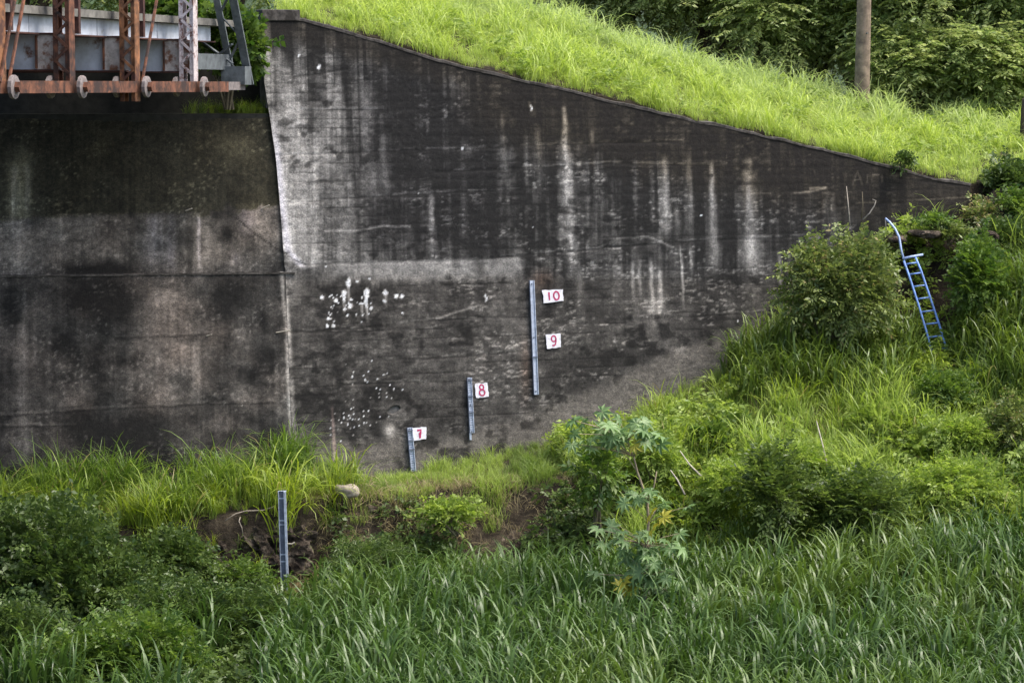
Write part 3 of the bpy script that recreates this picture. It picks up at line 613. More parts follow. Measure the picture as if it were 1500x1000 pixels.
for (a, b) in ((0, None), (1, 0), (3, 2), (3.12, 2.12)):
    if b is None: continue
    t0 = TP[int(a)]+(a % 1)*3; t1 = TP[int(b)]+(b % 1)*3
    bpart(MB().tube([bp(t0-.15, -.06, 14.65), bp(t1, -.06, 20.4)], .032, 6), 'tie_rod', 'rust')
mb = MB(); mb.obox(bp(14, 2.9, 15.9), BD, BL, UPZ, 14.6*bn, 2.45, .07); bpart(mb, 'deck_slab', 'deck')
for k in range(10):
    t0 = .55+k*1.6; mb = MB(); mb.obox(bp(t0+.79, .62, 15.665), BD, BL, UPZ, .785*bn, .015, .155); bpart(mb, 'fascia_panel', 'fascia')
mb = MB(); mb.obox(bp(9, .60, 15.50), BD, BL, UPZ, 8.6*bn, .05, .014); bpart(mb, 'fascia_flange', 'rust2')
for t in (4.9, 8.2, 11.25, 14.6, 18): mb = MB(); mb.obox(bp(t, .50, 16.2), BD, BL, UPZ, .05, .06, .68); bpart(mb, 'railing_post', 'rust2')
mb = MB(); mb.obox(bp(9, .5, 16.86), BD, BL, UPZ, 9*bn, .03, .05); bpart(mb, 'hand_rail', 'rust')
for l in (1.3, 2.6, 3.9): mb = MB(); mb.obox(bp(9, l, 15.3), BD, BL, UPZ, 9*bn, .06, .18); bpart(mb, 'stringer', 'steel')
mb = MB(); mb.obox(bp(1.6, .35, 15.08), BD, BL, UPZ, 1.6, .05, .16); bpart(mb, 'stringer', 'steel')
mb = MB(); mb.obox(bp(.35, .12, 14.80), BL, BD, UPZ, .26, .22, .19); bpart(mb, 'bearing_box', 'steel')
a, b = bp(-.12, -.02, 14.62), bp(3.3, -.02, 20.4)
mb = MB(); mb.bar(a, b, .05, .17, BL); mb.bar(a+BL*.36, b+BL*.36, .05, .14, BL); o = bpart(mb, 'end_post', 'steel')
lc = MB()
for k in range(12):
    f0, f1 = k/12, (k+1)/12; A = a+(b-a)*f0; B = a+(b-a)*f1; lc.bar(A+(BL*.36 if k % 2 else 0), B+(0 if k % 2 else BL*.36), .06, .02, UPZ)
lc = lc.build('lacing', M['steel']); lc.parent = o
mb = MB(); mb.bar(bp(.5, .15, 15.05), bp(.2, .9, 15.5), .07, .03); mb.bar(bp(.5, .15, 15.45), bp(.2, .9, 14.98), .07, .03); bpart(mb, 'cross_brace', 'steel')
for o in list(scene.objects):
    if o.parent and o.parent.parent is bridge: o.matrix_parent_inverse = Matrix.Identity(4)

# ------------------------------------------------------------------ staff gauges and number panels
def gauge(pa, pb, wd, dp, label, bands=(), stub=None, off=.02):
    A = hitp(*pa, off); B = hitp(*pb, off); t = (A-B)/np.linalg.norm(A-B); side = np.cross(t, NW); side /= np.linalg.norm(side)
    if side[0] < 0: side = -side
    n = np.cross(side, t); n = n if n[1] < 0 else -n; L = np.linalg.norm(A-B)/2; C = (A+B)/2
    root = empty('staff_gauge', B, label, 'gauge', 'steel staff gauges on the wall')
    child(MB().obox(C+n*.02, side, n, t, wd/2-.012, .012, L).build('web', M['gauge']), root)
    child(MB().obox(C+n*dp/2-side*(wd/2-.006), side, n, t, .006, dp/2, L).build('flange', M['gauge_d']), root)
    child(MB().obox(C+n*dp/2+side*(wd/2-.006), side, n, t, .006, dp/2, L).build('flange', M['gauge']), root)
    for f in bands: child(MB().obox(B+(A-B)*f+n*(dp*.5+.004), side, n, t, wd/2+.006, dp*.5+.004, .012).build('band', M['gauge_d']), root)
    for f in (.03, .5, .97):
        c = B+(A-B)*f; child(MB().tube([c+n*.03, c+n*.055], .016, 6).build('bolt', M['gauge_d']), root)
    if len(bands) > 1:
        gm = MB(); nn_ = int(2*L/.05)
        for q in range(nn_): gm.obox(B+(A-B)*(q+.5)/nn_+n*.034, side, n, t, wd*(.30 if q % 2 else .18), .001, .006)
        child(tag(gm.build('graduations', M['gauge_d']), kind='stuff'), root)
    if stub:
        P = hitp(*stub[0], .02); Q = hitp(*stub[1], .02); child(MB().bar(P, Q, .045, .03, n).build('foot_bracket', M['gauge']), root)
    return root
gauge((777.5, 411), (784, 578), .115, .06, 'tall grey steel staff gauge standing beside the numbers 9 and 10', (.33,))
gauge((686, 553), (690, 634), .11, .06, 'short banded steel staff gauge to the left of number 8', (.95, .66, .37), ((688, 630), (689, 644)))
gauge((598.5, 626), (604, 690), .12, .07, 'short steel staff gauge rising from grass beside number 7', (.93, .7, .5))
# free-standing gauge in front of the earth bank
g = empty('staff_gauge', at(419, 885, 54.9), 'free-standing grey steel staff gauge in front of the brown earth bank', 'gauge', 'steel staff gauges on the wall')
A = at(413.5, 719, 54.9); B = at(419, 890, 54.9); t = (A-B)/np.linalg.norm(A-B); side = np.array([1., 0, 0])-t*t[0]; side /= np.linalg.norm(side); n = np.cross(side, t); n = n if n[1] < 0 else -n
L = np.linalg.norm(A-B)/2; C = (A+B)/2
child(MB().obox(C-side*.02, side, n, t, .055, .008, L).build('web', M['gauge_d']), g); child(MB().obox(C+side*.052+n*.04, side, n, t, .022, .045, L).build('flange', M['gauge']), g); child(MB().obox(C-side*.077+n*.03, side, n, t, .006, .04, L).build('flange', M['gauge']), g)
for f in (.94, .75, .715, .46, .40): child(MB().obox(B+(A-B)*f-side*.02+n*.012, side, n, t, .055, .008, .012).build('band', M['gauge']), g)
child(MB().obox(A-side*.0+t*.004, side, n, t, .083, .03, .004).build('top_cap', M['gauge']), g)
q = B+(A-B)*.55; child(MB().tube([q+side*.07, q+side*.16+n*.02, q+side*.22+t*.03], .012, 5).build('wire_tie', M['twig']), g)

DIG = {'1': [[(.5, .06), (.5, .95)]], '0': [[(.5+.42*math.sin(a), .5+.46*math.cos(a)) for a in np.linspace(0, 2*math.pi, 17)]],
       '9': [[(.5+.38*math.sin(a), .70+.27*math.cos(a)) for a in np.linspace(1.57, 1.57-2*math.pi, 15)]+[(.88, .72), (.84, .40), (.70, .14), (.42, .05), (.18, .10)]],
       '8': [[(.5+.30*math.sin(a), .76+.21*math.cos(a)) for a in np.linspace(0, 2*math.pi, 14)], [(.5+.40*math.sin(a), .29+.26*math.cos(a)) for a in np.linspace(0, 2*math.pi, 15)]],
       '7': [[(.10, .90), (.88, .90), (.74, .66), (.60, .36), (.55, .04)], [(.34, .50), (.84, .50)]]}
def panel(corners, text, label, slots, swd):
    c = [hitp(*q, .022) for q in corners]                      # TL, TR, BR, BL
    cen = sum(c)/4; root = empty('number_panel', cen, label, 'sign', 'white number panels on the wall')
    U = (c[1]+c[2]-c[0]-c[3])/2; V = (c[0]+c[1]-c[2]-c[3])/2; O = (c[3]+c[2])/2-U/2
    rg = random.Random(int(ord(text[0]))); edge = []
    for k in range(4):
        for i in range(6):
            p = c[k]+(c[(k+1) % 4]-c[k])*i/6; edge.append(p+U*rg.uniform(-.028, .028)+V*rg.uniform(-.03, .03))
    n = len(edge); vs = [p+NW*.006 for p in edge]+[p-NW*.016 for p in edge]
    fs = [tuple(range(n-1, -1, -1)), tuple(range(n, 2*n))]+[(i, (i+1) % n, n+(i+1) % n, n+i) for i in range(n)]
    child(MB().add(vs, fs).build('panel_face', M['white']), root)
    for ch, (u0, u1, v0, v1) in zip(text, slots):
        mb = MB()
        for si, st in enumerate(DIG[ch]):
            P = [O+U*(u0+(u1-u0)*x)+V*(v0+(v1-v0)*y) for x, y in st]; vs = []; fs = []; h = NW*(.011+.003*si); closed = np.linalg.norm(P[0]-P[-1]) < 1e-6; m = len(P)
            for i in range(m):
                a = P[i-1] if i > 0 else (P[-2] if closed else P[0]); b = P[i+1] if i < m-1 else (P[1] if closed else P[-1])
                tt = b-a; tt /= np.linalg.norm(tt); sv = np.cross(tt, NW); sv /= np.linalg.norm(sv); wv = swd*(.62+.2*rg.random())/2
                vs += [P[i]+sv*wv+h, P[i]-sv*wv+h]
            for i in range(m-1): fs.append((2*i, 2*i+1, 2*i+3, 2*i+2))
            mb.add(vs, fs)
        child(mb.build('digit', M['red']), root)
    return root
panel([(794, 425), (823.5, 424), (825, 441), (796, 444)], '10', 'wide white panel with crimson 10, near the top of the tall gauge', [(.20, .40, .14, .86), (.50, .82, .14, .86)], .05)
panel([(799, 490), (820, 488), (821.5, 508.5), (801, 511)], '9', 'squarish white panel with crimson 9, halfway down the tall gauge', [(.30, .72, .14, .88)], .045)
panel([(695, 562), (713.5, 560.5), (715.5, 581), (697, 582.5)], '8', 'white panel with crimson number 8 beside the banded gauge', [(.24, .76, .10, .92)], .045)
panel([(603.5, 627), (624, 625), (624, 642.5), (606, 645)], '7', 'white panel with crimson number 7 just above the grass', [(.28, .66, .10, .86)], .06)

# ------------------------------------------------------------------ ladder
lad = empty('ladder', at(1370, 520, 61.2), 'blue painted steel ladder with a bent hand pipe below the wall end', 'ladder')
YT, YB = 62.15, 61.3
lrail = [at(1324, 382, YT), at(1333, 408, YT-.12), at(1345, 445, YT-.35), at(1357, 485, YT-.6), at(1367, 526, YB-.05)]
rrail = [at(1341, 377, YT), at(1349, 396, YT-.08), at(1364, 440, YT-.35), at(1376, 476, YT-.6), at(1387, 512, YB-.05)]
def lerp(P, f):
    f = f*(len(P)-1); i = min(int(f), len(P)-2); return P[i]+(P[i+1]-P[i])*(f-i)
child(MB().tube(lrail, .026, 8).build('rail', M['ladder'], None, True), lad); child(MB().tube(rrail, .026, 8).build('rail', M['ladder'], None, True), lad)
for k in range(8):
    ya = [386, 401, 419, 437, 456, 474, 493, 511][k]
    def pick(P, y):
        for i in range(len(P)-1):
            y0, y1 = float(project(P[i])[1]), float(project(P[i+1])[1])
            if y0 <= y <= y1: return P[i]+(P[i+1]-P[i])*((y-y0)/(y1-y0))
        return P[-1] if y > 400 else P[0]
    child(MB().tube([pick(lrail, ya+1.0), pick(rrail, ya-1.5)], .020, 6).build('rung', M['ladder'], None, True), lad)
child(MB().tube([at(1322, 379, YT), at(1335, 376, YT+.02), at(1352, 373, YT+.05)], .028, 8).build('top_bar', M['pale'], None, True), lad)
child(MB().tube([at(1325, 384, YT), at(1320, 366, YT+.05), at(1317, 347, YT+.15), at(1311, 335, YT+.25), at(1303, 325, YT+.33), at(1297, 320, YT+.38)], .026, 8).build('hand_pipe', M['pale'], None, True), lad)
child(MB().tube([at(1297, 320, YT+.38), at(1298, 338, YT+.36)], .014, 6).build('anchor_rod', M['twig'], None, True), lad)

# ------------------------------------------------------------------ utility pole, stump
YP = 74.3; P = at(1262, 128, YP); zg = float(zrear(P[0], YP)); pr = empty('utility_pole', (P[0], YP, zg), 'round weathered timber utility pole rising from the grassy slope', 'pole')
T_ = at(1266, -20, YP); n = 14; pts = [np.array([P[0]+(T_[0]-P[0])*i/n*3, YP, zg-.4+i*.75]) for i in range(n)]
child(MB().tube(pts, [.215-.005*i for i in range(n)], 16).build('pole_shaft', M['pole'], None, True), pr)
for k, ang in ((2.2, -1.2), (3.4, -1.7)):
    c = np.array([P[0]+.01*k, YP, zg+k]); child(MB().tube([c+np.array([math.cos(ang), math.sin(ang), 0])*.17, c+np.array([math.cos(ang), math.sin(ang), 0])*.26], .02, 6).build('step_bolt', M['steel']), pr)
P = at(1503, 156, 70.0); st_ = tag(MB().tube([P+np.array([0, 0, -.9]), P+np.array([0, 0, -.2]), P+np.array([.02, 0, .18]), P+np.array([0, 0, .24])], [.16, .14, .13, .06], 9).build('tree_stump', M['bark']), 'small broken brown stump in the grass below the trees', 'stump')

# ------------------------------------------------------------------ foliage builder
def leaves(origins, axes, m, spray, leaf_l, leaf_w, rng, flat=.5, droop=.2):
    """sprays of m leaves each along a twig; returns V, F(quads), tint"""
    n = len(origins); a = axes/np.linalg.norm(axes, axis=1, keepdims=True)
    rnd = rng.normal(size=(n, 3)); up = np.tile([0, 0, 1.], (n, 1))*flat*2+rnd*(1-flat); s = np.cross(a, up); s /= np.linalg.norm(s, axis=1, keepdims=True)+1e-9
    nn = np.cross(s, a)
    k = np.arange(m); t = (k+.6)/m; sd_ = np.where(k % 2 == 0, 1., -1.)
    L = spray*rng.uniform(.7, 1.25, (n, 1, 1))
    base = origins[:, None]+a[:, None]*(L*t[None, :, None])-np.array([0, 0, 1.])*(L*droop*(t**2)[None, :, None])
    dr = a[:, None]*.62+s[:, None]*(sd_[None, :, None]*.8)+rng.normal(size=(n, m, 3))*.22-np.array([0, 0, .18]); dr /= np.linalg.norm(dr, axis=2, keepdims=True)
    nl = nn[:, None]+rng.normal(size=(n, m, 3))*.35; wv = np.cross(dr, nl); wv /= np.linalg.norm(wv, axis=2, keepdims=True)+1e-9
    sz = rng.uniform(.5, 1.5, (n, m, 1)); ll = leaf_l*sz; lw = leaf_w*sz
    v0 = base; v1 = base+dr*ll*.45+wv*lw*.5; v2 = base+dr*ll-np.array([0, 0, .12])*ll; v3 = base+dr*ll*.45-wv*lw*.5
    V = np.stack([v0, v1, v2, v3], 2).reshape(-1, 3); F = np.arange(len(V)).reshape(-1, 4)
    ti = np.clip(rng.normal(.42, .2, (n, 1))+rng.normal(0, .16, (n, m)), 0, 1); T = np.repeat(ti.reshape(-1), 4)
    return V, F, T
def crown_points(n, rx, ry, rz, rng, lobes=7, shell=.55, gap=.0):
    """points through a lumpy crown: several lobes inside an ellipsoid, denser near the outside"""
    c = rng.normal(size=(lobes, 3)); c /= np.linalg.norm(c, axis=1, keepdims=True); c *= rng.uniform(.3, .78, (lobes, 1)); c[:, 2] = np.abs(c[:, 2])*.95-.15
    lr = rng.uniform(.24, .48, lobes); w_ = lr**2; li = rng.choice(lobes, n, p=w_/w_.sum())
    d = rng.normal(size=(n, 3)); d /= np.linalg.norm(d, axis=1, keepdims=True); r = rng.random((n, 1))**shell
    p = c[li]+d*r*lr[li][:, None]; out = p*.5+d*.7
    far = rng.random(n) < .10; p[far] *= rng.uniform(1.05, 1.4, (far.sum(), 1)); S_ = np.array([rx, ry, rz]); return p*S_, out*S_/max(rx, rz), c*S_
def shrub(name, base, size, nspray, m, spray, ll, lw, mat, seed, label, cat='shrub', group=None, flat=.45, droop=.2, lobes=8, stems=6, lift=.5, shell=.5, dryf=0.0):
    rng = np.random.default_rng(seed); rx, ry, rz = size; base = np.asarray(base, float)
    root = empty(name, base, label, cat, group)
    p, o_, c = crown_points(nspray, rx, ry, rz, rng, lobes, shell); p = p+np.array([0, 0, rz*lift]); keep = p[:, 2] > -.1; p, o_ = p[keep], o_[keep]
    V, F, T = leaves(p, o_+np.array([0, 0, .25]), m, spray, ll, lw, rng, flat, droop)
    D_ = np.repeat((rng.random(len(V)//4) < dryf).astype(float), 4)*.8
    me = np_mesh('foliage', V, F, M[mat], {'tint': ('FLOAT', T), 'dry': ('FLOAT', D_)}); f = link(bpy.data.objects.new('foliage', me), root)
    mb = MB()
    for i in range(min(stems, len(c))):
        e = c[i]+np.array([0, 0, rz*lift]); b = np.array([rng.normal()*.10*rx, rng.normal()*.1*ry, -.12]); md = (b+e)/2+np.array([rng.normal()*.1*rx, rng.normal()*.1*ry, .08*rz])
        mb.tube([b, md, e, e+(e-md)*.45], [.022+.012*rz, .016+.007*rz, .01, .004], 5)
    mb.build('stems', M['stem'], root)
    return root

# trees beyond the embankment
def tree(px, Y, crown_h, rad, seed, label, top_pad=0, nspray=1500, mat='l_tree', flat=.75, ll=.15, lw=.062, spray=.7):
    X = (px-750)*Y/FPX; zg = float(zrear(X, Y)); rng = np.random.default_rng(seed)
    root = empty('broadleaf_tree', (X, Y, zg), label, 'tree', 'trees beyond the embankment')
    p, o_, c = crown_points(nspray, rad, rad*.9, crown_h/2, rng, 13, .45); low = crown_h*.5-.2; p = p+np.array([0, 0, low]); keep = p[:, 2] > .3; p, o_ = p[keep], o_[keep]; o_ = o_*np.array([1, 1, .25])
    V, F, T = leaves(p, o_, 14, spray, ll, lw, rng, flat, .22)
    link(bpy.data.objects.new('crown', np_mesh('crown', V, F, M[mat], {'tint': ('FLOAT', T)})), root)
    mb = MB(); h = crown_h*.75; pts = [np.array([rng.normal()*.12*i, rng.normal()*.12*i, -.4+h*i/5]) for i in range(6)]; mb.tube(pts, [.26, .22, .19, .15, .11, .05], 9)
    for i in range(10):
        b = pts[1+i % 4]; e = c[i]+np.array([0, 0, low]); md = (b*.55+e*.45)+np.array([0, 0, .25]); mb.tube([b, md, e], [.10, .06, .02], 6)
    mb.build('trunk', M['bark'], root, True); return root
TREES = [(845, 84, 9, 3.2, 'tree in the grass crest gap, leftmost behind the slope top', 'l_wood'), (935, 82, 8, 3.0, 'dark tree behind the upper slope, second from the left of the wood', 'l_tree'), (1030, 80.5, 7.5, 2.6, 'dark shaded tree above the crest midway to the utility pole', 'l_tree'),
         (1120, 79.5, 7, 2.4, 'tree with loose branches just left of the utility pole gap', 'l_tree'), (1195, 80, 7, 2.3, 'leafy tree close behind the left side of the utility pole', 'l_tree'), (1305, 78.5, 7.5, 2.5, 'pale leafy tree immediately right of the utility pole', 'l_tree'),
         (1390, 77.5, 7.5, 2.6, 'dense tree with layered sprays between pole and picture edge', 'l_tree'), (1480, 77, 7.5, 2.6, 'dense layered tree at the right edge above the grass', 'l_tree'), (1255, 85, 11, 3.4, 'taller tree standing behind the utility pole', 'l_wood'), (1070, 87, 11, 3.6, 'tall dark tree at the back of the wood', 'l_wood'), (1440, 85, 12, 3.8, 'tall tree at the back above the layered trees', 'l_wood'),
         (1350, 76.4, 3.6, 1.7, 'low bushy young tree at the wood edge right of the pole', 'l_tree'), (1440, 75.6, 3.2, 1.6, 'low young tree at the wood edge near the stump', 'l_tree')]
for i, (px, Y, ch, rd, lb, mt) in enumerate(TREES): tree(px, Y, ch, rd, 100+i, lb, 0, int(1500+420*rd), mt)
# the wood behind them, one mass
rng = np.random.default_rng(77); n = 5200; Xw = rng.uniform(-24, 30, n); Yw_ = rng.uniform(92, 97, n); zw = np.array([rng.uniform(9, 30) for _ in range(n)])
V, F, T = leaves(np.stack([Xw, Yw_, zw], 1), np.stack([rng.normal(0, 1, n), -np.abs(rng.normal(0, 1, n))-.3, rng.normal(0, .4, n)], 1), 12, 1.3, .34, .17, rng, .6, .2)
tag(link(bpy.data.objects.new('woodland', np_mesh('woodland', V, F, M['l_wood'], {'tint': ('FLOAT', T)}))), 'dark mass of woodland behind the single trees', 'woodland', None, 'stuff')

# shrubs: (px, py of base, Y or None to stand on the ground there, half sizes, ...)
def sh(px, py, size, n, m, spray, ll, lw, mat, seed, label, Y=None, rear=False, **kw):
    P = at(px, py, Y) if Y else ground_pt(px, py, not rear)
    if Y and not rear: P[2] = max(P[2], float(zfront(P[0], P[1]))-.05) if kw.pop('snap', True) else P[2]
    kw.pop('snap', None); return shrub('shrub', P, size, n, m, spray, ll, lw, mat, seed, label, **kw)
sh(1226, 505, (1.25, .65, 1.6), 1600, 12, .46, .105, .046, 'l_olive', 201, 'big tangled olive-green shrub against the wall, left of the blue ladder', Y=60.9, snap=False, dryf=.05, lift=.75, lobes=24)
sh(1424, 480, (.72, .6, 1.2), 900, 11, .34, .10, .05, 'l_mid', 202, 'bright leafy shrub to the right of the blue ladder', Y=61.7, snap=False, lift=.9)
sh(1472, 305, (.70, .6, .65), 520, 11, .36, .11, .05, 'l_dark', 203, 'dark green shrub on the slope just beyond the wall end', Y=65.3, rear=True, lift=.75)
sh(1478, 400, (.65, .5, .65), 480, 11, .40, .11, .05, 'l_dark', 204, 'dark shrub overhanging the bare earth right of the ladder shrub', Y=63.3, snap=False, lift=.9)
sh(1432, 330, (.4, .4, .45), 190, 9, .30, .09, .04, 'l_olive', 205, 'sparse dry-looking shrub at the corner of the wall end', Y=64.1, rear=True, dryf=.3)
sh(1322, 242, (.2, .2, .17), 90, 9, .22, .07, .035, 'l_dark', 206, 'small dark shrub peeping over the sloping wall top', Y=63.9, rear=True)
sh(1372, 330, (.36, .3, .15), 120, 9, .24, .08, .04, 'l_mid', 207, 'small green shrub growing at the foot of the wall end', Y=63.0, snap=False)
sh(872, 770, (.45, .4, 1.05), 150, 10, .45, .14, .06, 'l_mid', 208, 'dark narrow shrub with hanging stems left of the castor plant', Y=55.9, lift=1.0, lobes=9)
sh(1135, 800, (.75, .6, 1.05), 620, 14, .60, .12, .044, 'l_feather', 209, 'dark feathery shrub on the slope, left of the two above the reeds', Y=55.6, lift=.85, flat=.75)
sh(1252, 805, (.88, .6, .92), 700, 14, .60, .12, .044, 'l_feather', 210, 'dark feathery shrub on the slope, right of the two above the reeds', Y=55.5, lift=.85, flat=.75)
sh(1398, 765, (1.05, .7, .75), 900, 11, .34, .085, .04, 'l_yel', 211, 'wide yellow-green shrub low on the right slope above the reeds', Y=56.2, lift=.8)
sh(1396, 675, (.85, .6, .65), 700, 11, .32, .08, .038, 'l_yel', 212, 'rounded yellow-green shrub midway up the right slope', Y=57.8, lift=.75)
sh(1385, 600, (.80, .6, .55), 560, 11, .32, .08, .036, 'l_mid', 213, 'fresh green shrub below the foot of the blue ladder', Y=59.6, lift=.75)
sh(1060, 735, (.75, .6, .55), 480, 11, .32, .08, .038, 'l_yel', 214, 'low yellow-green shrub on the slope behind the castor plant', Y=56.6, lift=.7)
sh(1040, 655, (.36, .3, .34), 160, 9, .28, .13, .08, 'l_mid', 215, 'small broad-leaved shrub in the bright grass of the slope', Y=58.3)
sh(835, 655, (.62, .45, .36), 240, 10, .34, .11, .035, 'l_yel', 216, 'bright yellow-green shrub against the wall foot right of the tall gauge', Y=59.3, lift=.6)
sh(664, 775, (.62, .36, .34), 260, 9, .36, .085, .05, 'l_yel', 217, 'low bright leafy shrub growing out of the earth bank below number 8', Y=56.0, lift=.8)
sh(548, 838, (.95, .6, .36), 420, 11, .34, .08, .022, 'l_dark', 218, 'low grey-green feathery shrub at the near edge of the reeds', Y=54.6, lift=.85)
sh(90, 965, (2.1, 1.2, 1.75), 3000, 11, .40, .105, .055, 'l_dark', 219, 'big dark leafy bush in the lower left corner', Y=52.6, lift=.8, lobes=14)
sh(235, 905, (1.0, .8, 1.1), 1000, 11, .38, .10, .05, 'l_dark', 220, 'dark bush leaning on the earth bank left of the bare face', Y=54.2, lift=.85)
sh(345, 885, (.55, .4, .42), 190, 15, .48, .085, .036, 'l_mid', 221, 'fern-like bright shrub in front of the bare earth face', Y=54.3, lift=1.0, flat=.85, droop=.3)
sh(405, 905, (.42, .4, .5), 90, 15, .50, .085, .036, 'l_mid', 222, 'thin fern-like shrub around the foot of the free-standing gauge', Y=53.9, lift=.8, flat=.85, droop=.3)
sh(285, 1045, (1.9, 1.0, .95), 1900, 12, .42, .10, .036, 'l_dark', 223, 'spreading green bush along the bottom edge left of the reeds', Y=50.8, lift=.6, lobes=13)
sh(175, 985, (1.5, .9, 1.0), 1500, 11, .4, .10, .042, 'l_dark', 229, 'dark leafy bush below the gap between the two left bushes', Y=51.8, lift=.8, lobes=12)
sh(395, 1010, (.8, .6, .6), 520, 12, .42, .10, .036, 'l_mid', 233, 'lighter green bush at the bottom beside the first reeds', Y=50.6, lift=.7)
sh(180, 1060, (1.6, .8, .9), 1200, 11, .4, .10, .042, 'l_mid', 234, 'mid-green bush cut by the bottom edge near the left corner', Y=48.6, lift=.7, lobes=12)
sh(30, 1030, (1.4, .9, .9), 1200, 11, .4, .11, .04, 'l_dark', 224, 'low bush at the bottom left corner of the picture', Y=49.5, lift=.6)
sh(1480, 690, (.6, .5, .75), 420, 11, .34, .09, .036, 'l_olive', 225, 'olive shrub at the right edge of the slope', Y=58.0, lift=.8, dryf=.1)
sh(960, 700, (.55, .4, .55), 330, 10, .34, .10, .035, 'l_yel', 226, 'loose yellow-green shrub behind the top of the castor plant', Y=57.2, lift=.7)
sh(1290, 640, (.8, .5, .42), 440, 11, .34, .09, .032, 'l_yel', 227, 'flat spreading yellow-green shrub in the middle of the right slope', Y=58.8, lift=.7)
sh(1180, 700, (.6, .5, .45), 330, 11, .32, .09, .034, 'l_yel', 228, 'loose bright shrub above the bare soil patch of the slope', Y=57.3, lift=.7)
sh(1392, 352, (.55, .35, .16), 200, 10, .32, .09, .04, 'l_olive', 231, 'creeping weeds on the ledge under the wing wall end', Y=62.9, snap=False, lift=.8)
sh(1492, 330, (.6, .4, .5), 360, 10, .34, .10, .045, 'l_mid', 235, 'leafy shrub at the right edge between the two dark shrubs', Y=64.2, snap=False, lift=.8)
# vine by the bridge end
P = bp(-.9, .75, 14.2); shrub('vine', P, (.75, .35, 1.25), 620, 8, .24, .12, .09, 'l_mid', 240, 'leafy vine climbing behind the grey bridge end post', 'vine', None, lift=.9)
P = bp(-1.3, 2.1, 15.4); shrub('vine', P, (.9, .5, .8), 500, 9, .30, .12, .08, 'l_mid', 241, 'leafy growth above the kerb behind the bridge', 'vine', None, lift=.9)
for i, (px, Y, r_) in enumerate(((60, 74, 2.6), (210, 76, 2.6), (345, 72, 2.2), (430, 78, 2.4))):
    tree(px, Y, 6.5, r_, 140+i, ['roadside tree seen through the leftmost truss posts', 'roadside tree behind the second truss post', 'tree behind the vine and end post', 'tree behind the top block of the wing wall'][i], 0, 1100, 'l_tree')

# castor plant: every big leaf a part of its own
def palmate(seed):
    rg = random.Random(seed); vs = [(0, 0, 0)]; nl = 8; W_ = .21
    for k in range(nl):
        a0 = -2.55+5.1*k/(nl-1); r = .25*(1-.30*abs(a0)/2.6)*rg.uniform(.9, 1.1)
        if k: vs.append((.105*math.cos(a0-.364), .105*math.sin(a0-.364), .012))
        vs += [(.62*r*math.cos(a0-W_), .62*r*math.sin(a0-W_), .004), (r*math.cos(a0), r*math.sin(a0), -.04-.03*rg.random()), (.62*r*math.cos(a0+W_), .62*r*math.sin(a0+W_), .004)]
    n = len(vs); return np.array(vs), np.array([(0, i, i+1) for i in range(1, n-1)])
cst = at(946, 895, 52.2); cst[2] = float(zfront(cst[0], cst[1])); castor = empty('castor_plant', cst, 'tall castor plant with pale hand-shaped leaves and a bare pinkish stem', 'plant')
spine = [cst, at(945, 850, 52.2), at(947, 800, 52.2), at(950, 765, 52.2), at(948, 735, 52.25), at(941, 712, 52.3), at(934, 692, 52.3), at(928, 668, 52.3), at(918, 645, 52.3)]
tw = at(958, 712, 52.2)
mb = MB().tube([p-cst for p in spine], [.035, .034, .032, .030, .028, .024, .02, .016, .012], 7); mb.tube([spine[4]-cst, tw-cst, at(962, 690, 52.2)-cst], [.02, .014, .01], 6)
cst_stem = mb.build('stem', plain('castor_stem', (.30, .23, .15), .7, 0, .25, 20, .002), castor, True)
variants = []
for k in range(4):
    V, F = palmate(k); variants.append([np_mesh('leaf', V, F, M[mt], {'tint': ('FLOAT', np.full(len(V), tv))}, True) for mt, tv in (('l_castor', .8), ('l_castor', .35), ('l_castor_y', .5))])
rg = random.Random(5); pet = MB(); CL = [(880, 634, 28, 18, 18, 1), (918, 628, 30, 14, 20, 1), (945, 640, 24, 12, 12, 1), (900, 655, 20, 10, 6, 1), (948, 734, 26, 14, 10, 4), (970, 742, 16, 8, 5, 4), (950, 715, 14, 8, 4, 5), (905, 795, 24, 24, 18, 2), (940, 830, 36, 28, 30, 2), (965, 800, 24, 20, 16, 3), (915, 850, 26, 14, 14, 1), (965, 850, 24, 14, 12, 1)]
yel = [(930, 652), (953, 752), (972, 757), (915, 852), (926, 862), (907, 858), (955, 775)]
for (cx, cy, sx_, sy_, cnt, si) in CL:
    for _ in range(int(cnt*.7)):
        px, py = rg.gauss(cx, sx_*.75), rg.gauss(cy, sy_*.75); p = at(px, py, 52.15+rg.uniform(-.35, .35))
        y_ = any(math.hypot(px-a, py-b) < 7 for a, b in yel)
        o = link(bpy.data.objects.new('leaf', rg.choice(variants)[2 if y_ else (0 if rg.random() < .6 else 1)]), castor)
        o.location = Vector(p-cst); o.rotation_euler = Euler((rg.uniform(.15, 1.15), rg.uniform(-.4, .4), rg.uniform(-1.2, 1.2)), 'XYZ'); k = rg.uniform(.75, 1.2); o.scale = (k, k, k)
        o.rotation_euler.rotate_axis('Z', rg.uniform(-3.1, 0))
        b = spine[min(range(len(spine)), key=lambda i: abs(spine[i][2]-p[2]+.25))]; pet.tube([b-cst, (b+p)/2-cst+np.array([0, 0, .05]), p-cst], [.009, .007, .005], 4, False)
for (a, b) in yel:
    p = at(a, b, 51.9); o = link(bpy.data.objects.new('leaf', variants[1][2]), castor); o.location = Vector(p-cst); o.rotation_euler = (1.0, .1, rg.uniform(-2, 2)); o['label'] = 'yellowed leaf'
pet.build('leaf_stalks', cst_stem.data.materials[0], castor)

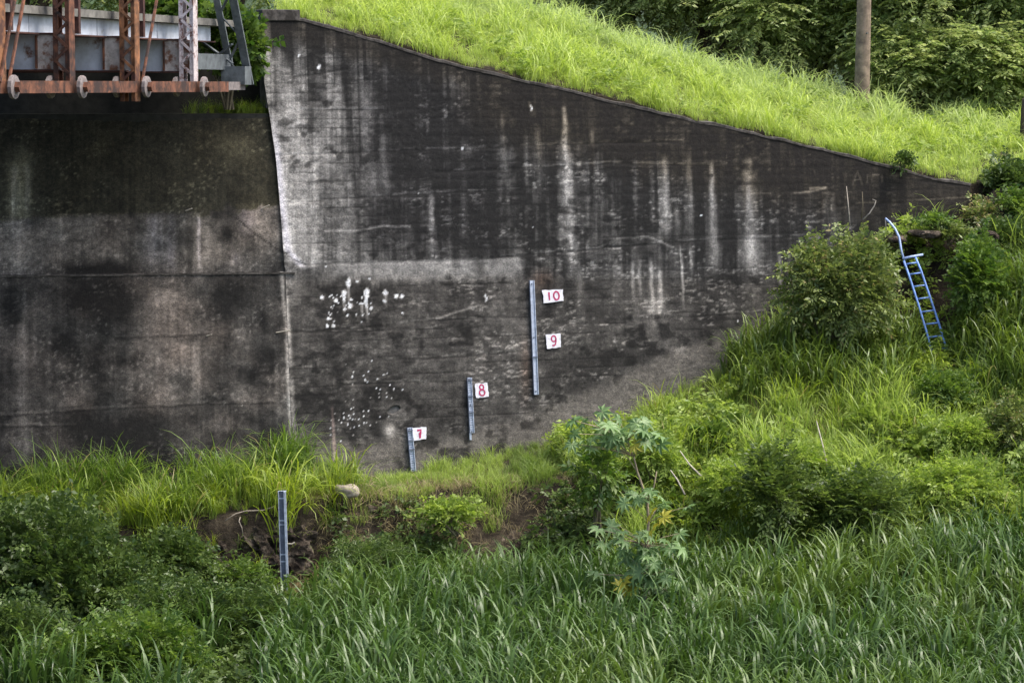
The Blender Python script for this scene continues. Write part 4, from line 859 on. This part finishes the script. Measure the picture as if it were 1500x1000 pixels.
# ------------------------------------------------------------------ grasses
def tuft(n, h, wd, spread, bend, seed, segs_=6, radius=.08, stiff=.35, tipdry=0.0):
    """n arching blades from one root"""
    rng = np.random.default_rng(seed); Vs, Fs, Ts, Ds = [], [], [], []; off = 0
    for b in range(n):
        az_ = rng.uniform(0, 2*math.pi); hh = h*rng.uniform(.6, 1.12); L = hh*rng.uniform(1.0, 1.25); th = abs(rng.normal(0, spread))+.04; bd = bend*rng.uniform(.4, 1.5)
        p = np.array([rng.normal(0, radius), rng.normal(0, radius), -.05]); d2 = np.array([math.cos(az_), math.sin(az_), 0]); sd_ = np.array([-math.sin(az_), math.cos(az_), 0]); tw_ = rng.uniform(-.7, .7)
        ti = float(np.clip(rng.normal(.45, .24), 0, 1)); dr = 1.0 if rng.random() < tipdry else 0.0; ww = wd*rng.uniform(.7, 1.25)
        for i in range(segs_+1):
            t = i/segs_; a = th+bd*max(0, (t-stiff)/(1-stiff))**1.4
            if i: p = p+(d2*math.sin(a)+np.array([0, 0, math.cos(a)]))*(L/segs_)
            wv = ww*(.55+.9*t if t < .4 else .91*(1-((t-.4)/.6)**1.7)+.03); q = sd_*math.cos(tw_*t)+np.array([0, 0, .5])*math.sin(tw_*t)
            Vs += [p-q*wv/2, p+q*wv/2]; Ts += [ti*(.55+.45*t)]*2; Ds += [dr*(.4+.6*t)]*2
        Fs += [(off+2*i, off+2*i+1, off+2*i+3, off+2*i+2) for i in range(segs_)]; off += 2*(segs_+1)
    return np.array(Vs), np.array(Fs), np.array(Ts), np.array(Ds)
def protos(name, k, mat, *a, **kw):
    out = []
    for i in range(k):
        V, F, T, D_ = tuft(*a, seed=300+i*7+len(name), **kw); out.append(bpy.data.objects.new(name+'_tuft', np_mesh(name+'_tuft', V, F, M[mat], {'tint': ('FLOAT', T), 'dry': ('FLOAT', D_)}, True)))
    return out
def scatter(name, label, pts, rot, scl, tone, prot):
    n = len(pts); me = bpy.data.meshes.new(name); me.vertices.add(n); me.vertices.foreach_set('co', np.asarray(pts, np.float32).ravel())
    for an, ty, arr, key in (('rot', 'FLOAT_VECTOR', rot, 'vector'), ('scl', 'FLOAT', scl, 'value'), ('tone', 'FLOAT', tone, 'value'), ('pick', 'INT', RNG.integers(0, len(prot), n), 'value')):
        q = me.attributes.new(an, ty, 'POINT'); q.data.foreach_set(key, np.ascontiguousarray(arr, np.int32 if ty == 'INT' else np.float32).ravel())
    o = tag(link(bpy.data.objects.new(name, me)), label, 'grass', None, 'stuff'); me.materials.append(prot[0].data.materials[0])
    ng = bpy.data.node_groups.new(name, 'GeometryNodeTree'); ng.interface.new_socket('Geometry', in_out='INPUT', socket_type='NodeSocketGeometry'); ng.interface.new_socket('Geometry', in_out='OUTPUT', socket_type='NodeSocketGeometry')
    gi = ng.nodes.new('NodeGroupInput'); go = ng.nodes.new('NodeGroupOutput'); ip = ng.nodes.new('GeometryNodeInstanceOnPoints'); jn = ng.nodes.new('GeometryNodeJoinGeometry')
    for pr_ in prot:
        oi = ng.nodes.new('GeometryNodeObjectInfo'); oi.inputs['Object'].default_value = pr_; g2 = ng.nodes.new('GeometryNodeGeometryToInstance')
        ng.links.new(oi.outputs['Geometry'], g2.inputs[0]); ng.links.new(g2.outputs[0], jn.inputs[0])
    ip.inputs['Pick Instance'].default_value = True
    def na(nm, ty): q = ng.nodes.new('GeometryNodeInputNamedAttribute'); q.data_type = ty; q.inputs['Name'].default_value = nm; return [s for s in q.outputs if s.enabled][0]
    ng.links.new(gi.outputs[0], ip.inputs['Points']); ng.links.new(jn.outputs[0], ip.inputs['Instance']); ng.links.new(na('pick', 'INT'), ip.inputs['Instance Index'])
    ng.links.new(na('rot', 'FLOAT_VECTOR'), ip.inputs['Rotation']); ng.links.new(na('scl', 'FLOAT'), ip.inputs['Scale']); ng.links.new(ip.outputs[0], go.inputs[0])
    md = o.modifiers.new('scatter', 'NODES'); md.node_group = ng; return o
def inpoly(x, y, poly):
    c = np.zeros(x.shape, bool); n = len(poly)
    for i in range(n):
        x0, y0 = poly[i]; x1, y1 = poly[(i+1) % n]; k = ((y0 > y) != (y1 > y)) & (x < (x1-x0)*(y-y0)/(y1-y0+1e-12)+x0); c ^= k
    return c
def area(x0, x1, y0, y1, dens, front=True):
    n = int((x1-x0)*(y1-y0)*dens); X = RNG.uniform(x0, x1, n); Y = RNG.uniform(y0, y1, n); Z = (zfront if front else zrear)(X, Y); px, py = project(np.stack([X, Y, Z], 1))
    d = wall_y(X)-Y if front else Y-wall_top_y(X); return np.stack([X, Y, Z], 1), px, py, d
def put(name, label, P, prot, s0, s1, tone, tilt=.12, smul=None):
    n = len(P); rot = np.stack([RNG.normal(0, tilt, n), RNG.normal(0, tilt, n), RNG.uniform(0, 2*math.pi, n)], 1); scl = RNG.uniform(s0, s1, n)
    if smul is not None: scl = scl*smul
    return scatter(name, label, P, rot, scl, np.clip(tone, 0, 1), prot)

# reed bed in the foreground
pr_reed = protos('reed', 8, 'reed', 8, 1.34, .056, .13, 1.85, radius=.12, stiff=.52, segs_=8, tipdry=.035)
P, px, py, d = area(-15, 18.5, 39, 60, 23); foot = np.interp(P[:, 0], CX, CD[:, 3]); nz = fbm(P[:, 0]*.5, P[:, 1]*.5, 81)
k = (d > foot-.6+1.2*(nz-.5)) & ~((px < 475) & (d < foot+1.8)) & ~((np.abs(P[:, 0]-2.52) < .8) & (P[:, 1] > 50.9) & (P[:, 1] < 52.8)) & ((px > 400+60*(nz-.5)) | ((py > 960) & (nz > .64))) & (px > -380) & (px < 1900)
put('reed_grass', 'dense dark green reed bed covering the foreground', P[k], pr_reed, .6, 1.2, .35*sst(.5, .75, fbm(P[k, 0]*.35, P[k, 1]*.35, 82))+.15*RNG.random(k.sum()), .1, .72+.28*sst(-.5, 2.5, d[k]-foot[k]))
# darker tall reeds on the right slope beside the bush and ladder
P, px, py, d = area(4, 18, 52, 68, 34)
k = (inpoly(px, py, [(1062, 560), (1130, 505), (1200, 490), (1340, 515), (1352, 570), (1300, 610), (1180, 590), (1090, 600)]) | inpoly(px, py, [(1395, 540), (1430, 470), (1540, 410), (1640, 400), (1660, 640), (1560, 660), (1470, 580)])) & (d > .3)
put('tall_reeds', 'tall dark reeds on the right slope below the ladder shrubs', P[k], pr_reed, .65, 1.0, .3+.7*RNG.random(k.sum()), .14)
# bright slope grass, right
pr_grass = protos('bright_grass', 6, 'grass', 16, .62, .015, .22, 1.25, radius=.10, tipdry=.05)
P, px, py, d = area(-1, 19, 49, 68, 62); foot = np.interp(P[:, 0], CX, CD[:, 3]); nz = fbm(P[:, 0]*.6, P[:, 1]*.6, 84)
ed1 = np.interp(P[:, 0], CX, CD[:, 1]); wend = (px > 1372) & (px < 1520) & (py < 372); k = ~wend & (d > .12) & (d < foot+.1) & (P[:, 0] > 1.2+1.0*(nz-.5)) & ((d < ed1+.2) | (P[:, 0] > 2.6+2.5*(nz-.5))) & (nz > .27) & ~inpoly(px, py, [(1290, 350), (1480, 350), (1420, 500), (1300, 520)]) & ~inpoly(px, py, [(1165, 710), (1235, 695), (1240, 760), (1170, 770)]) & ~inpoly(px, py, [(960, 740), (1060, 745), (1070, 800), (960, 800)])
put('slope_grass_right', 'bright yellow-green grass over the right-hand slope', P[k], pr_grass, .55, 1.5, 1.0*sst(.46, .66, fbm(P[k, 0]*.5, P[k, 1]*.5, 85))*.9+.1*RNG.random(k.sum()), .18, (.6+.9*sst(.42, .75, fbm(P[k, 0]*1.4, P[k, 1]*1.2, 95)))*(.45+.55*np.maximum(sst(.4, 2.4, d[k]), sst(4, 6.5, P[k, 0]))))
# bench grass under the gauges
P, px, py, d = area(-4.6, 2.2, 54, 62, 100); edge = np.interp(P[:, 0], CX, CD[:, 1]); nz = fbm(P[:, 0]*.9, P[:, 1]*.9, 86)
k = (d > .05) & (d < edge+.15+.7*sst(.5, .7, fbm(P[:, 0]*1.6, P[:, 1]*0+3, 98))) & (nz > .25) & (P[:, 0] > -3.3+.8*(nz-.5))
put('bench_grass', 'short bright grass on the ledge of ground below the gauges', P[k], pr_grass, .3, .62, .7*sst(.5, .7, nz[k]), .2, .7+.7*sst(.5, .75, fbm(P[k, 0]*1.8, P[k, 1]*1.8, 97)))
# guinea grass clumps, left bench
pr_gui = protos('guinea', 6, 'guinea', 22, .95, .019, .20, 1.45, radius=.09, stiff=.3, tipdry=.06)
P, px, py, d = area(-18, -3.1, 51, 60, 30); edge = np.interp(P[:, 0], CX, CD[:, 1]); nz = fbm(P[:, 0]*1.1, P[:, 1]*1.1, 88)
k = (d > .05) & (d < edge+.3) & (nz > .33) & (P[:, 0] < -3.6+1.0*(nz-.5))
put('guinea_grass', 'tall arching grass along the foot of the abutment', P[k], pr_gui, .55, 1.0, 1.3*sst(.8, 2.2, d[k])*RNG.random(k.sum()), .2, .55+1.1*sst(.42, .72, nz[k]))
# tall clumps and leafy weeds among the grass
P, px, py, d = area(1.0, 19, 50, 68, 5); foot = np.interp(P[:, 0], CX, CD[:, 3]); nz = fbm(P[:, 0]*.8, P[:, 1]*.8, 101)
k = (d > 1.2) & (d < foot) & (nz > .45) & ~((px > 1372) & (px < 1560) & (py < 380)) & ~inpoly(px, py, [(1290, 350), (1480, 350), (1420, 500), (1300, 520)])
put('tall_clump_grass', 'taller arching grass clumps standing in the right-hand slope', P[k], pr_gui, .7, 1.25, .4+.6*RNG.random(k.sum()), .2)
def herb(name, k_, mat, n, ll, lw, h):
    out = []
    for i in range(k_):
        rng = np.random.default_rng(400+i); o_ = np.stack([rng.normal(0, .10, n), rng.normal(0, .10, n), rng.uniform(.02, h, n)], 1); a_ = np.stack([rng.normal(0, 1, n), rng.normal(0, 1, n), rng.uniform(.1, 1.0, n)], 1)
        V, F, T = leaves(o_, a_, 8, .30, ll, lw, rng, .6, .3); out.append(bpy.data.objects.new(name, np_mesh(name, V, F, M[mat], {'tint': ('FLOAT', T)})))
    return out
hb_y = herb('weed_tuft', 5, 'l_yel', 14, .10, .045, .45); hb_m = herb('weed_tuft', 5, 'l_mid', 14, .12, .06, .4); hb_d = herb('weed_tuft', 5, 'l_dark', 14, .11, .055, .45)
P, px, py, d = area(-.5, 19, 50, 68, 14); foot = np.interp(P[:, 0], CX, CD[:, 3]); nz = fbm(P[:, 0]*.7, P[:, 1]*.7, 103)
ed1 = np.interp(P[:, 0], CX, CD[:, 1]); lf = ~((px > 1372) & (px < 1560) & (py < 380)) & ((d > 1.4) | (P[:, 0] > 6)) & (RNG.random(len(P)) < sst(.2, 4.0, P[:, 0])) & ((d < ed1+.2) | (P[:, 0] > 2.6+2.5*(nz-.5))); k = lf & (d > .3) & (d < foot+.4) & (nz > .44) & (RNG.random(len(P)) < .8)
tag(put('slope_weeds', 'bright leafy weeds mixed into the right-hand slope', P[k], hb_y, .6, 1.4, RNG.random(k.sum()), .2), cat='weeds')
k = lf & (d > .2) & (d < foot+.8) & (fbm(P[:, 0]*.7, P[:, 1]*.7, 105) > .56)
tag(put('green_weeds', 'darker broad-leaved weeds in patches on the slope', P[k], hb_m, .5, 1.2, RNG.random(k.sum()), .2), cat='weeds')
P, px, py, d = area(-17, 2.4, 46, 59, 16); edge = np.interp(P[:, 0], CX, CD[:, 1]); foot = np.interp(P[:, 0], CX, CD[:, 3]); nz = fbm(P[:, 0]*.9, P[:, 1]*.9, 107)
k = ((px < 300) & (d > edge+.5) & (nz > .36)) | ((px < 470) & (d > foot) & (nz > .42)) | ((px > 480) & (d > edge+.25) & (d < foot) & (nz > .50))
tag(put('bank_weeds', 'dark leafy weeds along the foot of the earth bank and lower left', P[k], hb_d, .5, 1.1, RNG.random(k.sum()), .25), cat='weeds')
# straw hanging over the bank edge
pr_str = protos('straw', 4, 'straw', 14, .45, .012, .7, 1.6, radius=.10, stiff=.1)
P, px, py, d = area(-4.6, 9, 52, 60, 60); edge = np.interp(P[:, 0], CX, CD[:, 1]); nz = fbm(P[:, 0]*1.3, P[:, 1]*1.3, 90)
k = (d > edge-.4) & (d < edge+1.1) & (nz > .36) & ((P[:, 0] < -.9) | (RNG.random(len(P)) < .3)); k |= (nz > .74) & (d > 1) & (d < edge+3) & (P[:, 0] > 1)
put('dry_straw', 'dry straw hanging over the edge of the earth bank', P[k], pr_str, .5, 1.1, RNG.random(k.sum()), .4)
# embankment grass above the wing wall
pr_sl = protos('slope', 8, 'slope', 13, .98, .024, .30, 1.7, radius=.13, tipdry=.05)
P, px, py, d = area(-7, 22, 57, 82, 48, False); nz = fbm(P[:, 0]*.45, P[:, 1]*.45, 92)
k = (d > .34) & ((d < 1.5) | (RNG.random(len(d)) < .8)) & (d < 13.5) & (px > 340) & (px < 1950) & (P[:, 0] > -5.2)
put('embankment_grass', 'bright sunlit grass on the embankment above the wing wall', P[k], pr_sl, .5, 1.1, .85*sst(4.5, 9, d[k]+5*(nz[k]-.5))+.35*RNG.random(k.sum())*sst(.5, .7, fbm(P[k, 0]*1.3, P[k, 1]*1.3, 93)), .2, (.62+.12*sst(3, 10, d[k]))*(.5+1.15*sst(.45, .72, fbm(P[k, 0]*1.7, P[k, 1]*1.2, 94))))
P, px, py, d = area(-5, 17, 58, 80, 3, False); k = (d > .5) & (d < 13) & (fbm(P[:, 0]*.6, P[:, 1]*.6, 109) > .5)
tag(put('embankment_weeds', 'scattered leafy weeds in the embankment grass', P[k], hb_y, .5, 1.1, RNG.random(k.sum()), .2), cat='weeds')
# grass on the bearing seat
n = 60; t_ = RNG.uniform(0, 1, n); S_ = hit(265, 166, DA, np.array([0, SB, 0]))[0]; S2 = hit(398, 166, DA, np.array([0, SB, 0]))[0]; P = wp(DA, S_+(S2-S_)*t_**.6, np.full(n, zseat))-SB*NA+bk*RNG.uniform(.05, .5, n)[:, None]
put('seat_grass', 'grass growing on the bearing seat under the bridge end', P, pr_gui, .22, .45, RNG.random(n), .3)
# lone tufts one can point at
def lone(px, py, Y, h, label, mat='guinea', n=26, wd=.022, seed=1, spread=.2):
    p = at(px, py, Y); p[2] = float(zfront(p[0], p[1])); V, F, T, D_ = tuft(n, h, wd, spread, 1.3, seed, radius=.07, stiff=.35, tipdry=.05)
    o = link(bpy.data.objects.new('grass_tuft', np_mesh('grass_tuft', V, F, M[mat], {'tint': ('FLOAT', T), 'dry': ('FLOAT', D_)}, True))); o.location = p; return tag(o, label, 'grass tuft', 'single grass tufts')
lone(515, 702, 57.9, .72, 'upright lone grass tuft standing against the wall left of number 7', n=12, wd=.03, seed=2, spread=.12)
lone(395, 705, 57.4, 1.25, 'tall dark arching grass tuft below the white seam of the abutment', n=26, seed=3)
lone(180, 715, 57.0, 1.25, 'tall dark grass tuft in front of the abutment, left of the middle', n=26, seed=4)
lone(455, 745, 56.3, .85, 'bright arching grass tuft at the corner of the earth bank', 'grass', 30, .02, 6)
lone(345, 740, 56.2, .95, 'bright broad grass tuft on the bank edge above the pale roots', 'grass', 34, .02, 7)
lone(110, 770, 55.8, .8, 'bright low grass tuft at the left end of the bank edge', 'grass', 34, .02, 8)
for (px, py, Y, h, sd_, lb) in ((930, 135, 63.6, 1.0, 12, 'tall green tuft above the middle of the sloping wall'), (800, 108, 62.6, 1.0, 13, 'tall green tuft above the tall gauge on the embankment'), (1000, 30, 70, 1.1, 14, 'tall tuft on the embankment crest under the dark trees')):
    p = at(px, py, Y); p[2] = float(zrear(p[0], p[1])); V, F, T, D_ = tuft(44, h, .02, .2, 1.2, sd_, radius=.1); o = link(bpy.data.objects.new('grass_tuft', np_mesh('grass_tuft', V, F, M['slope'], {'tint': ('FLOAT', T*.6)}, True))); o.location = p; tag(o, lb, 'grass tuft', 'single grass tufts')
